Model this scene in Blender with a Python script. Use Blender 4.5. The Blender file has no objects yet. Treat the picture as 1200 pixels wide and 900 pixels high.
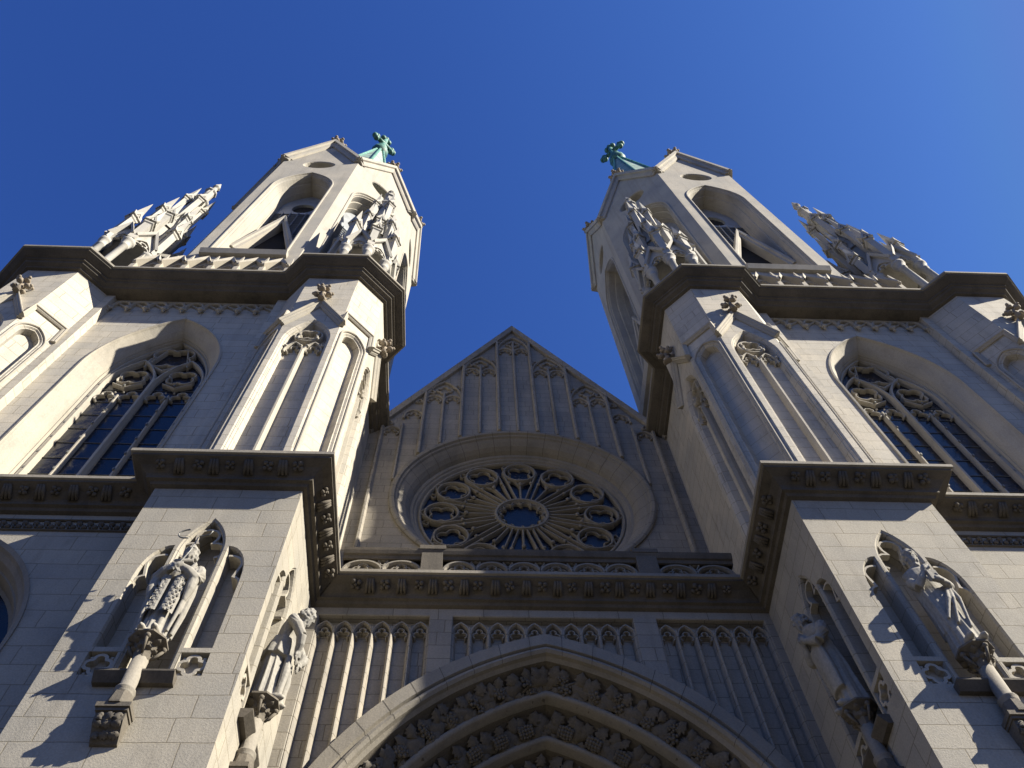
import bpy, bmesh, math, random
from math import sin, cos, pi, radians, sqrt, atan2, acos, tan
from mathutils import Vector, Matrix
from mathutils.geometry import tessellate_polygon

rnd = random.Random(7)
scene = bpy.context.scene
COL = scene.collection

# ------------------------------------------------------------------ camera
cam_data = bpy.data.cameras.new('camera')
cam = bpy.data.objects.new('camera', cam_data)
COL.objects.link(cam)
Rv = Vector((0.9989476, -0.03791833, -0.02580491))
Uv = Vector((-0.02343917, -0.90563915, 0.42340091))
Fv = Vector((0.03942459, 0.42235047, 0.90557483))
M4 = Matrix((Rv, Uv, -Fv)).transposed().to_4x4()
M4.translation = Vector((-1.743, 0.0, 1.6))
cam.matrix_world = M4
cam_data.sensor_width = 36.0
cam_data.lens = 36.0 * 1057.7 / 1200.0
cam_data.clip_start = 0.1
cam_data.clip_end = 6000.0
scene.camera = cam

# ------------------------------------------------------------------ light
SUN = Vector((3.10, -1.21, 2.55)).normalized()
SUN_EL = math.asin(SUN.z)
SUN_AZ = atan2(SUN.x, SUN.y)
world = bpy.data.worlds.new('World')
scene.world = world
world.use_nodes = True
wn = world.node_tree
for n in list(wn.nodes):
    wn.nodes.remove(n)
sky = wn.nodes.new('ShaderNodeTexSky')
sky.sky_type = 'NISHITA'
sky.sun_disc = False
sky.sun_elevation = SUN_EL
sky.sun_rotation = SUN_AZ
sky.altitude = 760
sky.air_density = 1.0
sky.dust_density = 0.4
sky.ozone_density = 3.0
bg = wn.nodes.new('ShaderNodeBackground')
bg.inputs['Strength'].default_value = 0.05
wo = wn.nodes.new('ShaderNodeOutputWorld')
sep = wn.nodes.new('ShaderNodeSeparateColor'); cmb = wn.nodes.new('ShaderNodeCombineColor')
wn.links.new(sky.outputs[0], sep.inputs[0])
for ch, (p_, k_, m_) in enumerate(((1.75, 0.70, 1.12), (1.62, 0.77, 1.70), (1.15, 1.36, 3.1))):     # deep, clear winter sky
    a_ = wn.nodes.new('ShaderNodeMath'); a_.operation = 'MINIMUM'; a_.inputs[1].default_value = m_
    b_ = wn.nodes.new('ShaderNodeMath'); b_.operation = 'POWER'; b_.inputs[1].default_value = p_
    c_ = wn.nodes.new('ShaderNodeMath'); c_.operation = 'MULTIPLY'; c_.inputs[1].default_value = k_
    wn.links.new(sep.outputs[ch], a_.inputs[0]); wn.links.new(a_.outputs[0], b_.inputs[0]); wn.links.new(b_.outputs[0], c_.inputs[0]); wn.links.new(c_.outputs[0], cmb.inputs[ch])
wn.links.new(cmb.outputs[0], bg.inputs['Color'])
wn.links.new(bg.outputs[0], wo.inputs['Surface'])
sl = bpy.data.lights.new('sun', 'SUN')
sl.energy = 5.0
sl.angle = radians(0.5)
sl.color = (1.0, 0.92, 0.77)
so = bpy.data.objects.new('sun', sl)
COL.objects.link(so)
so.rotation_euler = SUN.to_track_quat('Z', 'Y').to_euler()
so.location = SUN * 200
scene.view_settings.view_transform = 'Standard'
scene.view_settings.look = 'None'
scene.view_settings.gamma = 1.0
scene.view_settings.use_curve_mapping = False
scene.view_settings.exposure = 1.32
scene.cycles.max_bounces = 6

# ------------------------------------------------------------------ materials
def new_mat(name):
    m = bpy.data.materials.new(name)
    m.use_nodes = True
    nt = m.node_tree
    b = nt.nodes['Principled BSDF']
    return m, nt, b

def stone(name, base, var=0.10, block=None, joint=0.35, grain=0.18, stain=0.35, stain_col=(0.09, 0.08, 0.065), rough=0.85, bump=0.35, warm=(1.04, 1.0, 0.935), gscale=22.0, vary=0.10, grime=0.35):
    m, nt, b = new_mat(name)
    N, L = nt.nodes.new, nt.links.new
    tc = N('ShaderNodeTexCoord')
    geo = N('ShaderNodeNewGeometry')
    # broad tone drift
    n1 = N('ShaderNodeTexNoise'); n1.inputs['Scale'].default_value = 0.6; n1.inputs['Detail'].default_value = 5
    L(tc.outputs['Object'], n1.inputs['Vector'])
    r1 = N('ShaderNodeValToRGB')
    r1.color_ramp.elements[0].position = 0.3; r1.color_ramp.elements[1].position = 0.72
    lo = tuple(max(0, c * (1 - var * 1.3)) for c in base); hi = tuple(min(1, c * (1 + var) * w) for c, w in zip(base, warm))
    r1.color_ramp.elements[0].color = (*lo, 1); r1.color_ramp.elements[1].color = (*hi, 1)
    L(n1.outputs['Fac'], r1.inputs['Fac'])
    col = r1.outputs['Color']
    # grain
    n2 = N('ShaderNodeTexNoise'); n2.inputs['Scale'].default_value = gscale; n2.inputs['Detail'].default_value = 6; n2.inputs['Roughness'].default_value = 0.7
    L(tc.outputs['Object'], n2.inputs['Vector'])
    mg = N('ShaderNodeMapRange'); mg.inputs['From Min'].default_value = 0.25; mg.inputs['From Max'].default_value = 0.75
    mg.inputs['To Min'].default_value = 1 - grain; mg.inputs['To Max'].default_value = 1 + grain
    L(n2.outputs['Fac'], mg.inputs['Value'])
    mm = N('ShaderNodeVectorMath'); mm.operation = 'SCALE'
    L(col, mm.inputs[0]); L(mg.outputs[0], mm.inputs['Scale'])
    col = mm.outputs[0]
    height = n2.outputs['Fac']
    if block:
        uv = N('ShaderNodeUVMap')
        br = N('ShaderNodeTexBrick')
        br.inputs['Scale'].default_value = 1.0
        br.inputs['Brick Width'].default_value = block[0]
        br.inputs['Row Height'].default_value = block[1]
        br.inputs['Mortar Size'].default_value = 0.011
        br.inputs['Mortar Smooth'].default_value = 0.3
        br.inputs['Bias'].default_value = 0.0
        br.offset = 0.37; br.offset_frequency = 2
        br.squash = 0.78; br.squash_frequency = 3
        br.inputs['Color1'].default_value = (1 - vary, 1 - vary * 0.95, 1 - vary * 0.85, 1)
        br.inputs['Color2'].default_value = (1 + vary * 0.8, 1 + vary * 0.65, 1 + vary * 0.35, 1)
        br.inputs['Mortar'].default_value = (joint, joint * 0.95, joint * 0.85, 1)
        nw = N('ShaderNodeTexNoise'); nw.inputs['Scale'].default_value = 2.3; nw.inputs['Detail'].default_value = 3
        L(tc.outputs['Object'], nw.inputs['Vector'])
        ws = N('ShaderNodeVectorMath'); ws.operation = 'SCALE'; ws.inputs['Scale'].default_value = 0.045
        L(nw.outputs['Color'], ws.inputs[0])
        wa = N('ShaderNodeVectorMath'); wa.operation = 'ADD'
        L(uv.outputs['UV'], wa.inputs[0]); L(ws.outputs[0], wa.inputs[1])
        L(wa.outputs[0], br.inputs['Vector'])
        mb_ = N('ShaderNodeVectorMath'); mb_.operation = 'MULTIPLY'
        L(col, mb_.inputs[0]); L(br.outputs['Color'], mb_.inputs[1])
        col = mb_.outputs[0]
    # weather streaks, long in z
    mp = N('ShaderNodeMapping'); mp.inputs['Scale'].default_value = (2.6, 2.6, 0.16)
    L(tc.outputs['Object'], mp.inputs['Vector'])
    n3 = N('ShaderNodeTexNoise'); n3.inputs['Scale'].default_value = 1.0; n3.inputs['Detail'].default_value = 7; n3.inputs['Roughness'].default_value = 0.62
    L(mp.outputs['Vector'], n3.inputs['Vector'])
    r3 = N('ShaderNodeMapRange'); r3.inputs['From Min'].default_value = 0.5; r3.inputs['From Max'].default_value = 0.85
    r3.inputs['To Min'].default_value = 0.0; r3.inputs['To Max'].default_value = stain
    r3.clamp = True
    L(n3.outputs['Fac'], r3.inputs['Value'])
    mx = N('ShaderNodeMix'); mx.data_type = 'RGBA'
    L(r3.outputs[0], mx.inputs['Factor']); L(col, mx.inputs['A'])
    mx.inputs['B'].default_value = (*stain_col, 1)
    col = mx.outputs['Result']
    # grime in irregular patches
    n4 = N('ShaderNodeTexNoise'); n4.inputs['Scale'].default_value = 1.7; n4.inputs['Detail'].default_value = 9; n4.inputs['Roughness'].default_value = 0.72
    mp4 = N('ShaderNodeMapping'); mp4.inputs['Scale'].default_value = (1.0, 1.0, 0.45); mp4.inputs['Location'].default_value = (3.1, 7.7, 1.9)
    L(tc.outputs['Object'], mp4.inputs['Vector']); L(mp4.outputs['Vector'], n4.inputs['Vector'])
    r4 = N('ShaderNodeMapRange'); r4.inputs['From Min'].default_value = 0.54; r4.inputs['From Max'].default_value = 0.78
    r4.inputs['To Min'].default_value = 0.0; r4.inputs['To Max'].default_value = grime; r4.clamp = True
    L(n4.outputs['Fac'], r4.inputs['Value'])
    mx4 = N('ShaderNodeMix'); mx4.data_type = 'RGBA'
    L(r4.outputs[0], mx4.inputs['Factor']); L(col, mx4.inputs['A']); mx4.inputs['B'].default_value = (0.10, 0.095, 0.085, 1)
    col = mx4.outputs['Result']
    L(col, b.inputs['Base Color'])
    b.inputs['Roughness'].default_value = rough
    b.inputs['Specular IOR Level'].default_value = 0.25
    bp = N('ShaderNodeBump'); bp.inputs['Strength'].default_value = bump; bp.inputs['Distance'].default_value = 0.02
    L(height, bp.inputs['Height'])
    if block:
        bp2 = N('ShaderNodeBump'); bp2.inputs['Strength'].default_value = 0.5; bp2.inputs['Distance'].default_value = 0.012
        bp2.invert = True
        L(br.outputs['Fac'], bp2.inputs['Height']); L(bp.outputs[0], bp2.inputs['Normal'])
        L(bp2.outputs[0], b.inputs['Normal'])
    else:
        L(bp.outputs[0], b.inputs['Normal'])
    return m

def plain(name, color, rough=0.5, metal=0.0, spec=0.5, noise=0.15, nscale=6.0):
    m, nt, b = new_mat(name)
    N, L = nt.nodes.new, nt.links.new
    tc = N('ShaderNodeTexCoord')
    n1 = N('ShaderNodeTexNoise'); n1.inputs['Scale'].default_value = nscale; n1.inputs['Detail'].default_value = 5
    L(tc.outputs['Object'], n1.inputs['Vector'])
    r1 = N('ShaderNodeValToRGB')
    r1.color_ramp.elements[0].position = 0.3; r1.color_ramp.elements[1].position = 0.7
    r1.color_ramp.elements[0].color = (*[c * (1 - noise) for c in color], 1)
    r1.color_ramp.elements[1].color = (*[min(1, c * (1 + noise)) for c in color], 1)
    L(n1.outputs['Fac'], r1.inputs['Fac']); L(r1.outputs['Color'], b.inputs['Base Color'])
    b.inputs['Roughness'].default_value = rough
    b.inputs['Metallic'].default_value = metal
    if 'glass' in name:
        n2 = N('ShaderNodeTexNoise'); n2.inputs['Scale'].default_value = 1.6; n2.inputs['Detail'].default_value = 4
        L(tc.outputs['Object'], n2.inputs['Vector'])
        bp = N('ShaderNodeBump'); bp.inputs['Strength'].default_value = 0.5; bp.inputs['Distance'].default_value = 0.06
        L(n2.outputs['Fac'], bp.inputs['Height']); L(bp.outputs[0], b.inputs['Normal'])
        mr = N('ShaderNodeMapRange'); mr.inputs['To Min'].default_value = rough * 0.6; mr.inputs['To Max'].default_value = rough * 2.4
        L(n1.outputs['Fac'], mr.inputs['Value']); L(mr.outputs[0], b.inputs['Roughness'])
    b.inputs['Specular IOR Level'].default_value = spec
    return m

M = {}
M['granite'] = stone('granite_ashlar', (0.328, 0.312, 0.275), 0.10, block=(1.3, 0.5), joint=0.62, grain=0.2, stain=0.26, gscale=26, vary=0.07, grime=0.45)
M['ashlar'] = stone('pale_ashlar', (0.437, 0.416, 0.370), 0.08, block=(1.25, 0.52), joint=0.60, grain=0.14, stain=0.34, vary=0.09, grime=0.5)
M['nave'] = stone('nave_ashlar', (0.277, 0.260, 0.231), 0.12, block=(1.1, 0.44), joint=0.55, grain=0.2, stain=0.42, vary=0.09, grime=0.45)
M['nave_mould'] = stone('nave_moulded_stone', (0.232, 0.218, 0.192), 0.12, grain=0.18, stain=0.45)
M['mould'] = stone('moulded_stone', (0.369, 0.348, 0.303), 0.10, grain=0.15, stain=0.35)
M['belfry'] = stone('belfry_stone', (0.370, 0.353, 0.315), 0.10, grain=0.12, stain=0.5, stain_col=(0.17, 0.15, 0.12))
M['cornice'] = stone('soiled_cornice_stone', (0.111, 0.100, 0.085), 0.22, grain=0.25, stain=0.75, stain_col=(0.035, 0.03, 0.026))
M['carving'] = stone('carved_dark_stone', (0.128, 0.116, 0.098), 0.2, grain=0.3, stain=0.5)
M['statue'] = stone('statue_stone', (0.290, 0.282, 0.260), 0.15, grain=0.25, stain=0.6, gscale=14)
M['pinnacle'] = stone('pinnacle_stone', (0.370, 0.365, 0.344), 0.12, grain=0.18, stain=0.55, stain_col=(0.12, 0.13, 0.11))
M['finial'] = stone('finial_stone', (0.264, 0.232, 0.192), 0.2, grain=0.3, stain=0.5)
M['joint'] = plain('mortar', (0.07, 0.065, 0.055), 0.9, 0, 0.1)
M['glass'] = plain('leaded_glass', (0.006, 0.008, 0.015), 0.16, 0, 0.4, 0.4, 3.0)
M['rose_glass'] = plain('rose_glass', (0.008, 0.012, 0.026), 0.2, 0, 0.35, 0.6, 2.5)
M['louvre'] = plain('louvre_slats', (0.24, 0.26, 0.29), 0.45, 0, 0.4, 0.2, 2.0)
M['dark'] = plain('interior_shade', (0.03, 0.027, 0.024), 0.9, 0, 0.1)  # shade of the hollow spaces, put into a flat dark colour
M['copper'] = plain('verdigris_copper', (0.247, 0.338, 0.285), 0.6, 0, 0.4, 0.45, 1.6)
M['copper_dark'] = plain('dark_verdigris', (0.070, 0.189, 0.154), 0.6, 0, 0.4, 0.6, 2.5)
M['iron'] = plain('wrought_iron', (0.16, 0.16, 0.15), 0.5, 0.3, 0.5, 0.2)
M['wood'] = plain('dark_wood', (0.07, 0.04, 0.022), 0.6, 0, 0.3, 0.3)
M['paving'] = stone('plaza_paving', (0.046, 0.044, 0.040), 0.1, block=(0.8, 0.8), joint=0.5, grain=0.2, stain=0.2)  # darkened to weaken bounce light: shade of surrounding buildings put into the colour

# ------------------------------------------------------------------ mesh kit
class MB:
    """Collects vertices and faces in world space; tr maps design space to world space."""
    def __init__(s, tr=None):
        s.v = []; s.f = []; s.sm = []; s.tr = tr or (lambda x, y, z: (x, y, z))
    def add(s, pts):
        i = len(s.v)
        for p in pts:
            s.v.append(s.tr(p[0], p[1], p[2]))
        return i
    def face(s, idx, smooth=False):
        s.f.append(tuple(idx)); s.sm.append(smooth)
    def poly(s, pts, smooth=False):
        i = s.add(pts); s.face(range(i, i + len(pts)), smooth)
    def grid(s, rows, closed=False, smooth=False):
        n = len(rows[0]); base = [s.add(r) for r in rows]
        for a in range(len(rows) - 1):
            for b in range(n if closed else n - 1):
                c = (b + 1) % n
                s.face((base[a] + b, base[a] + c, base[a + 1] + c, base[a + 1] + b), smooth)
        return base
    def box(s, x0, x1, y0, y1, z0, z1):
        i = s.add([(x0, y0, z0), (x1, y0, z0), (x1, y1, z0), (x0, y1, z0), (x0, y0, z1), (x1, y0, z1), (x1, y1, z1), (x0, y1, z1)])
        for q in ((0, 3, 2, 1), (4, 5, 6, 7), (0, 1, 5, 4), (1, 2, 6, 5), (2, 3, 7, 6), (3, 0, 4, 7)):
            s.face([i + k for k in q])
    def lathe(s, cx, cy, prof, n=16, ph=0.0, smooth=True, cap=True):
        rows = [[(cx + r * cos(ph + 2 * pi * k / n), cy + r * sin(ph + 2 * pi * k / n), z) for k in range(n)] for r, z in prof]
        b = s.grid(rows, True, smooth)
        if cap:
            s.face(range(b[0], b[0] + n)); s.face(range(b[-1], b[-1] + n))
    def ball(s, c, r, n=8, m=5, sq=(1, 1, 1)):
        rows = []
        for j in range(m + 1):
            t = pi * (0.04 + 0.92 * j / m)
            rows.append([(c[0] + r * sq[0] * sin(t) * cos(2 * pi * k / n), c[1] + r * sq[1] * sin(t) * sin(2 * pi * k / n), c[2] - r * sq[2] * cos(t)) for k in range(n)])
        b = s.grid(rows, True, True)
        s.face(range(b[0], b[0] + n), True); s.face(range(b[-1], b[-1] + n), True)
    def tube(s, pts, rad, n=8, smooth=True):
        P_ = [Vector(p) for p in pts]
        if not hasattr(rad, '__len__'): rad = [rad] * len(P_)
        rows = []; up = Vector((0.13, 0.31, 0.94))
        for i, p in enumerate(P_):
            d = (P_[min(i + 1, len(P_) - 1)] - P_[max(i - 1, 0)]).normalized()
            a = d.cross(up)
            if a.length < 1e-3: a = d.cross(Vector((1, 0, 0)))
            a.normalize(); b = d.cross(a)
            rows.append([tuple(p + (a * cos(2 * pi * k / n) + b * sin(2 * pi * k / n)) * rad[i]) for k in range(n)])
        b = s.grid(rows, True, smooth)
        s.face(range(b[0], b[0] + n)); s.face(range(b[-1], b[-1] + n))

class Fr:
    """Frame on a wall: u along, v up, d into the wall."""
    def __init__(s, o, u, inw):
        s.o = Vector(o); s.u = Vector(u).normalized(); s.i = Vector(inw).normalized()
    def __call__(s, u, v, d=0.0):
        p = s.o + s.u * u + s.i * d
        return (p.x, p.y, p.z + v)

def area2(p): return sum(p[i][0] * p[(i + 1) % len(p)][1] - p[(i + 1) % len(p)][0] * p[i][1] for i in range(len(p)))

def offset(pts, d, closed=True):
    n = len(pts); out = []
    for i in range(n):
        if closed: a, b, c = pts[i - 1], pts[i], pts[(i + 1) % n]
        else: a, b, c = pts[max(i - 1, 0)], pts[i], pts[min(i + 1, n - 1)]
        def nrm(p, q):
            x, y = q[0] - p[0], q[1] - p[1]; l = math.hypot(x, y)
            return (-y / l, x / l) if l > 1e-9 else None
        n1, n2 = nrm(a, b), nrm(b, c)
        if n1 is None: n1 = n2
        if n2 is None: n2 = n1
        mx, my = n1[0] + n2[0], n1[1] + n2[1]; l2 = mx * mx + my * my
        k = 2.0 / l2 if l2 > 0.35 else 2.0 / 0.35
        out.append((b[0] + mx * k * d, b[1] + my * k * d))
    return out

def inset(pts, d): return offset(pts, d if area2(pts) > 0 else -d)

def arch(hw, z0, zs, h, n=9, cu=0.0):
    c = (h * h - hw * hw) / (2 * hw); R = hw + c
    a1 = atan2(h, -c) ; L = []
    for k in range(n + 1):
        t = pi - (pi - a1) * k / n
        L.append((cu + c + R * cos(t), zs + R * sin(t)))
    Rr = [(2 * cu - x, z) for x, z in L[::-1]]
    return [(cu - hw, z0)] + L + Rr[1:] + [(cu + hw, z0)]

def circle(r, cu=0, cv=0, n=32): return [(cu + r * cos(2 * pi * k / n), cv + r * sin(2 * pi * k / n)) for k in range(n)]

def foil(nl, r, cu=0, cv=0, ph=pi / 2, m=6, k0=0.54):
    out = []; a = k0 * r; lr = r - a; sw = pi * (0.5 + 0.5 / nl) + 0.25
    for k in range(nl):
        t = ph + 2 * pi * k / nl
        for j in range(m + 1):
            q = t - sw / 1.35 + 2 * sw / 1.35 * j / m
            out.append((cu + a * cos(t) + lr * cos(q), cv + a * sin(t) + lr * sin(q)))
    return out

def tess(mb, fr, loops, d=0.0):
    flat = [p for l in loops for p in l]
    i = mb.add([fr(p[0], p[1], d) for p in flat])
    for t in tessellate_polygon([[Vector((p[0], p[1], 0)) for p in l] for l in loops]):
        mb.face([i + k for k in t])

def carve(mb, fr, hole, steps, back=True, smooth=False):
    rows = [[fr(p[0], p[1], d) for p in inset(hole, o)] for o, d in steps]
    b = mb.grid([r + [r[0]] for r in rows], False, smooth)
    if back: tess(mb, fr, [inset(hole, steps[-1][0])], steps[-1][1])

def strip(mb, fr, pts, prof, closed=False, smooth=False, caps=True):
    rows = [[fr(p[0], p[1], d) for p in (offset(pts, o, closed))] for o, d in prof]
    if closed: rows = [r + [r[0]] for r in rows]
    b = mb.grid(rows, False, smooth)
    if not closed and caps:
        n = len(pts)
        mb.face([q for q in b]); mb.face([q + n - 1 for q in b])

def bar(w, d0, d1, ch=0.35):
    h = w / 2
    return [(-h, d0), (-h, d1 + (d0 - d1) * ch), (-h * 0.45, d1), (h * 0.45, d1), (h, d1 + (d0 - d1) * ch), (h, d0)]

def prism(mb, fr, pts, d0, d1):
    tess(mb, fr, [pts], d0); tess(mb, fr, [pts], d1)
    mb.grid([[fr(p[0], p[1], d0) for p in pts] + [fr(pts[0][0], pts[0][1], d0)], [fr(p[0], p[1], d1) for p in pts] + [fr(pts[0][0], pts[0][1], d1)]])

def sweep_plan(mb, path, prof, i0=0, i1=None):
    """path in plan; profile (outward offset, z); outward = left of travel."""
    i1 = len(path) - 1 if i1 is None else i1
    rows = [[(p[0], p[1], z) for p in offset(path, o, False)[i0:i1 + 1]] for o, z in prof]
    b = mb.grid(rows)
    n = i1 - i0
    mb.face(b); mb.face([q + n for q in b])

ROOT = {}
def empty(name, loc):
    o = bpy.data.objects.new(name, None); COL.objects.link(o); o.location = loc
    o.empty_display_size = 0.5
    ROOT[o.name] = Vector(loc)
    return o

def tag(o, label=None, cat=None, group=None, kind=None):
    if label: o['label'] = label
    if cat:
        o['category'] = cat
        o['kind'] = 'thing'
    if group: o['group'] = group
    if kind: o['kind'] = kind
    return o

def root_of(o):
    while o.parent: o = o.parent
    return o

def build(mb, name, mat, parent=None, weld=True):
    off = Vector((0, 0, 0))
    if parent is not None:
        off = ROOT[root_of(parent).name]
    me = bpy.data.meshes.new(name)
    me.from_pydata([tuple(Vector(p) - off) for p in mb.v], [], mb.f)
    me.polygons.foreach_set('use_smooth', mb.sm)
    me.update()
    uvl = me.uv_layers.new(name='UVMap')
    vs = me.vertices
    for p in me.polygons:
        n = p.normal
        flat = abs(n.z) > 0.92
        h = math.hypot(n.x, n.y)
        tx, ty = ((-n.y / h, n.x / h) if h > 1e-6 else (1, 0))
        for li in p.loop_indices:
            c = vs[me.loops[li].vertex_index].co + off
            uvl.data[li].uv = (c.x, c.y) if flat else (c.x * tx + c.y * ty + 0.31, c.z)
    if weld:
        bm = bmesh.new(); bm.from_mesh(me)
        bmesh.ops.remove_doubles(bm, verts=bm.verts, dist=0.0008)
        bmesh.ops.recalc_face_normals(bm, faces=bm.faces)
        bm.to_mesh(me); bm.free()
    me.materials.append(mat)
    o = bpy.data.objects.new(name, me); COL.objects.link(o)
    if parent is not None: o.parent = parent
    else: ROOT[o.name] = Vector((0, 0, 0))
    return o

def absorb(dst, src):
    """merge src into dst as a second material of the same part"""
    bm = bmesh.new(); bm.from_mesh(dst.data)
    n = len(bm.faces); bm.from_mesh(src.data); bm.faces.ensure_lookup_table()
    for f in bm.faces[n:]: f.material_index = 1
    bm.to_mesh(dst.data); bm.free()
    dst.data.materials.append(src.data.materials[0])
    bpy.data.objects.remove(src)

def mir(s): return lambda x, y, z: (s * x, y, z)
def refl(s): return lambda x, y, z: (s * (24.2 - x), y, z)

# ------------------------------------------------------------------ reusable gothic pieces
def trefoil_curve(hw, zs, h, cu=0.0, m=7):
    out = []
    def arc(cx, cz, r, a0, a1):
        for k in range(m + 1):
            t = radians(a0 + (a1 - a0) * k / m); out.append((cu + cx + r * cos(t), cz + r * sin(t)))
    arc(-0.42 * hw, zs + 0.12 * h, 0.50 * hw, 250, 75)
    arc(0, zs + 0.52 * h, 0.46 * hw, 205, -25)
    arc(0.42 * hw, zs + 0.12 * h, 0.50 * hw, 105, -70)
    return out

def light_head(mb, fr, cu, hw, zs, h, w, d0, d1):
    a = arch(hw, zs - 0.05, zs, h, 7, cu)
    strip(mb, fr, a, bar(w, d0, d1))
    strip(mb, fr, trefoil_curve(hw * 0.86, zs, h * 0.9, cu, 5), bar(w * 0.6, d0, d0 + (d1 - d0) * 0.7))

def fleuron(mb, c, r, out=(0, -1, 0)):
    """Gothic leaf finial: stem and two tiers of curled leaves."""
    x, y, z = c
    mb.lathe(x, y, [(r * 0.34, z - r * 1.7), (r * 0.24, z - r * 0.5), (r * 0.3, z + r * 0.3), (r * 0.4, z + r * 0.75), (r * 0.1, z + r * 1.05)], 8)
    for t, (zz, rr) in enumerate(((z - r * 0.55, 0.62), (z + r * 0.25, 0.48))):
        for k in range(4):
            a = pi / 4 * t + k * pi / 2
            px, py = x + r * rr * cos(a), y + r * rr * sin(a)
            mb.ball((px, py, zz), r * 0.36, 7, 4, (1, 1, 0.75))
            mb.ball((x + r * (rr + 0.32) * cos(a), y + r * (rr + 0.32) * sin(a), zz + r * 0.16), r * 0.2, 6, 4)

def rosette(mb, c, r, n, u):
    """Four-petal flower on a sloped face: n normal, u in-plane."""
    n = Vector(n).normalized(); u = Vector(u).normalized(); v = n.cross(u); c = Vector(c)
    for k in range(4):
        a = pi / 4 + k * pi / 2
        p = c + (u * cos(a) + v * sin(a)) * r * 0.6
        mb.ball(p, r * 0.44, 7, 4)
    mb.ball(c + n * r * 0.15, r * 0.32, 6, 4)

def leaf(mb, c, t, n, size, r_):
    """Lobed leaf: tip direction t, facing n."""
    t = Vector(t).normalized(); n = Vector(n).normalized(); w = n.cross(t).normalized(); c = Vector(c)
    out = []
    lob = [(-0.5, 0.10), (-0.42, 0.42), (-0.18, 0.30), (-0.08, 0.56), (0.12, 0.36), (0.26, 0.46), (0.36, 0.24), (0.62, 0.0)]
    right = [(a, b) for a, b in lob]; left = [(a, -b) for a, b in lob[-2::-1]]
    curl = r_.uniform(0.10, 0.34)
    for a, b in right + left:
        out.append(c + t * a * size + w * b * size - n * (curl * (abs(b) * 2) ** 2 * size * 0.8 + (0.25 * max(a, 0) ** 2) * size))
    rib = [c + t * x * size + n * (0.15 * size) for x in (-0.5, -0.1, 0.3)]
    i = mb.add([tuple(p) for p in out]); j = mb.add([tuple(p) for p in rib])
    m = len(out)
    near = lambda a: 0 if a < -0.25 else (1 if a < 0.15 else 2)
    al = [a for a, b in right + left]
    for k in range(m):
        k2 = (k + 1) % m
        p, q = near(al[k]), near(al[k2])
        mb.face((i + k, i + k2, j + q), True)
        if p != q: mb.face((i + k, j + q, j + p), True)

def berries(mb, c, n, r, r_):
    n = Vector(n).normalized(); u = n.orthogonal().normalized(); v = n.cross(u)
    for k in range(11):
        a = k * 2.4; q = r * 0.27 * sqrt(k)
        mb.ball(Vector(c) + (u * cos(a) + v * sin(a)) * q + n * (r * 0.35 * (1 - k / 14)), r * 0.30, 6, 4)

def flower(mb, c, n, r, r_):
    n = Vector(n).normalized(); u = n.orthogonal().normalized(); v = n.cross(u)
    for ring, (q, z, pr) in enumerate(((0.75, 0.0, 0.34), (0.42, 0.2, 0.26))):
        for k in range(8):
            a = 2 * pi * k / 8 + ring * 0.39
            mb.ball(Vector(c) + (u * cos(a) + v * sin(a)) * q * r + n * z * r, r * pr, 6, 4)
    mb.ball(Vector(c) + n * r * 0.35, r * 0.26, 6, 4)

# ------------------------------------------------------------------ the setting
g = MB(); g.poly([(-1500, -1500, 0), (1500, -1500, 0), (1500, 1500, 0), (-1500, 1500, 0)])
tag(build(g, 'plaza_ground', M['paving'], weld=False), kind='structure')

# design constants (right half, x > 0)
BX0, BX1, BY, WY = 5.64, 8.95, 11.07, 11.84
LOW = [(26, WY), (BX1, WY), (BX1, BY), (BX0, BY), (BX0, 14.37), (-BX0, 14.37), (-BX0, BY), (-BX1, BY)]
LOW_PROF = [(-0.25, 20.03), (0.62, 20.02), (0.655, 19.99), (0.655, 19.88), (0.60, 19.86), (0.60, 19.80), (0.55, 19.78), (0.40, 19.70), (0.25, 19.55), (0.22, 19.48), (0.22, 19.42), (0.14, 19.40), (0.10, 19.33), (0.0, 19.30), (-0.02, 19.30)]
TL = [(5.95, 26), (5.95, 14.0), (5.27, 13.3), (5.27, 11.62), (6.15, 10.74), (7.95, 10.74), (8.67, 11.457)]
UP = [TL[0], TL[1], TL[2], TL[3], TL[4], TL[5], TL[6]] + [(24.2 - x, y) for x, y in TL[::-1]]
UP_PROF = [(-0.6, 34.2), (0.70, 34.16), (0.741, 34.12), (0.741, 33.99), (0.68, 33.97), (0.66, 33.90), (0.60, 33.86), (0.46, 33.76), (0.38, 33.72), (0.38, 33.64), (0.32, 33.62), (0.28, 33.54), (0.14, 33.46), (0.12, 33.40), (0.0, 33.38), (-0.6, 33.38)]

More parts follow.
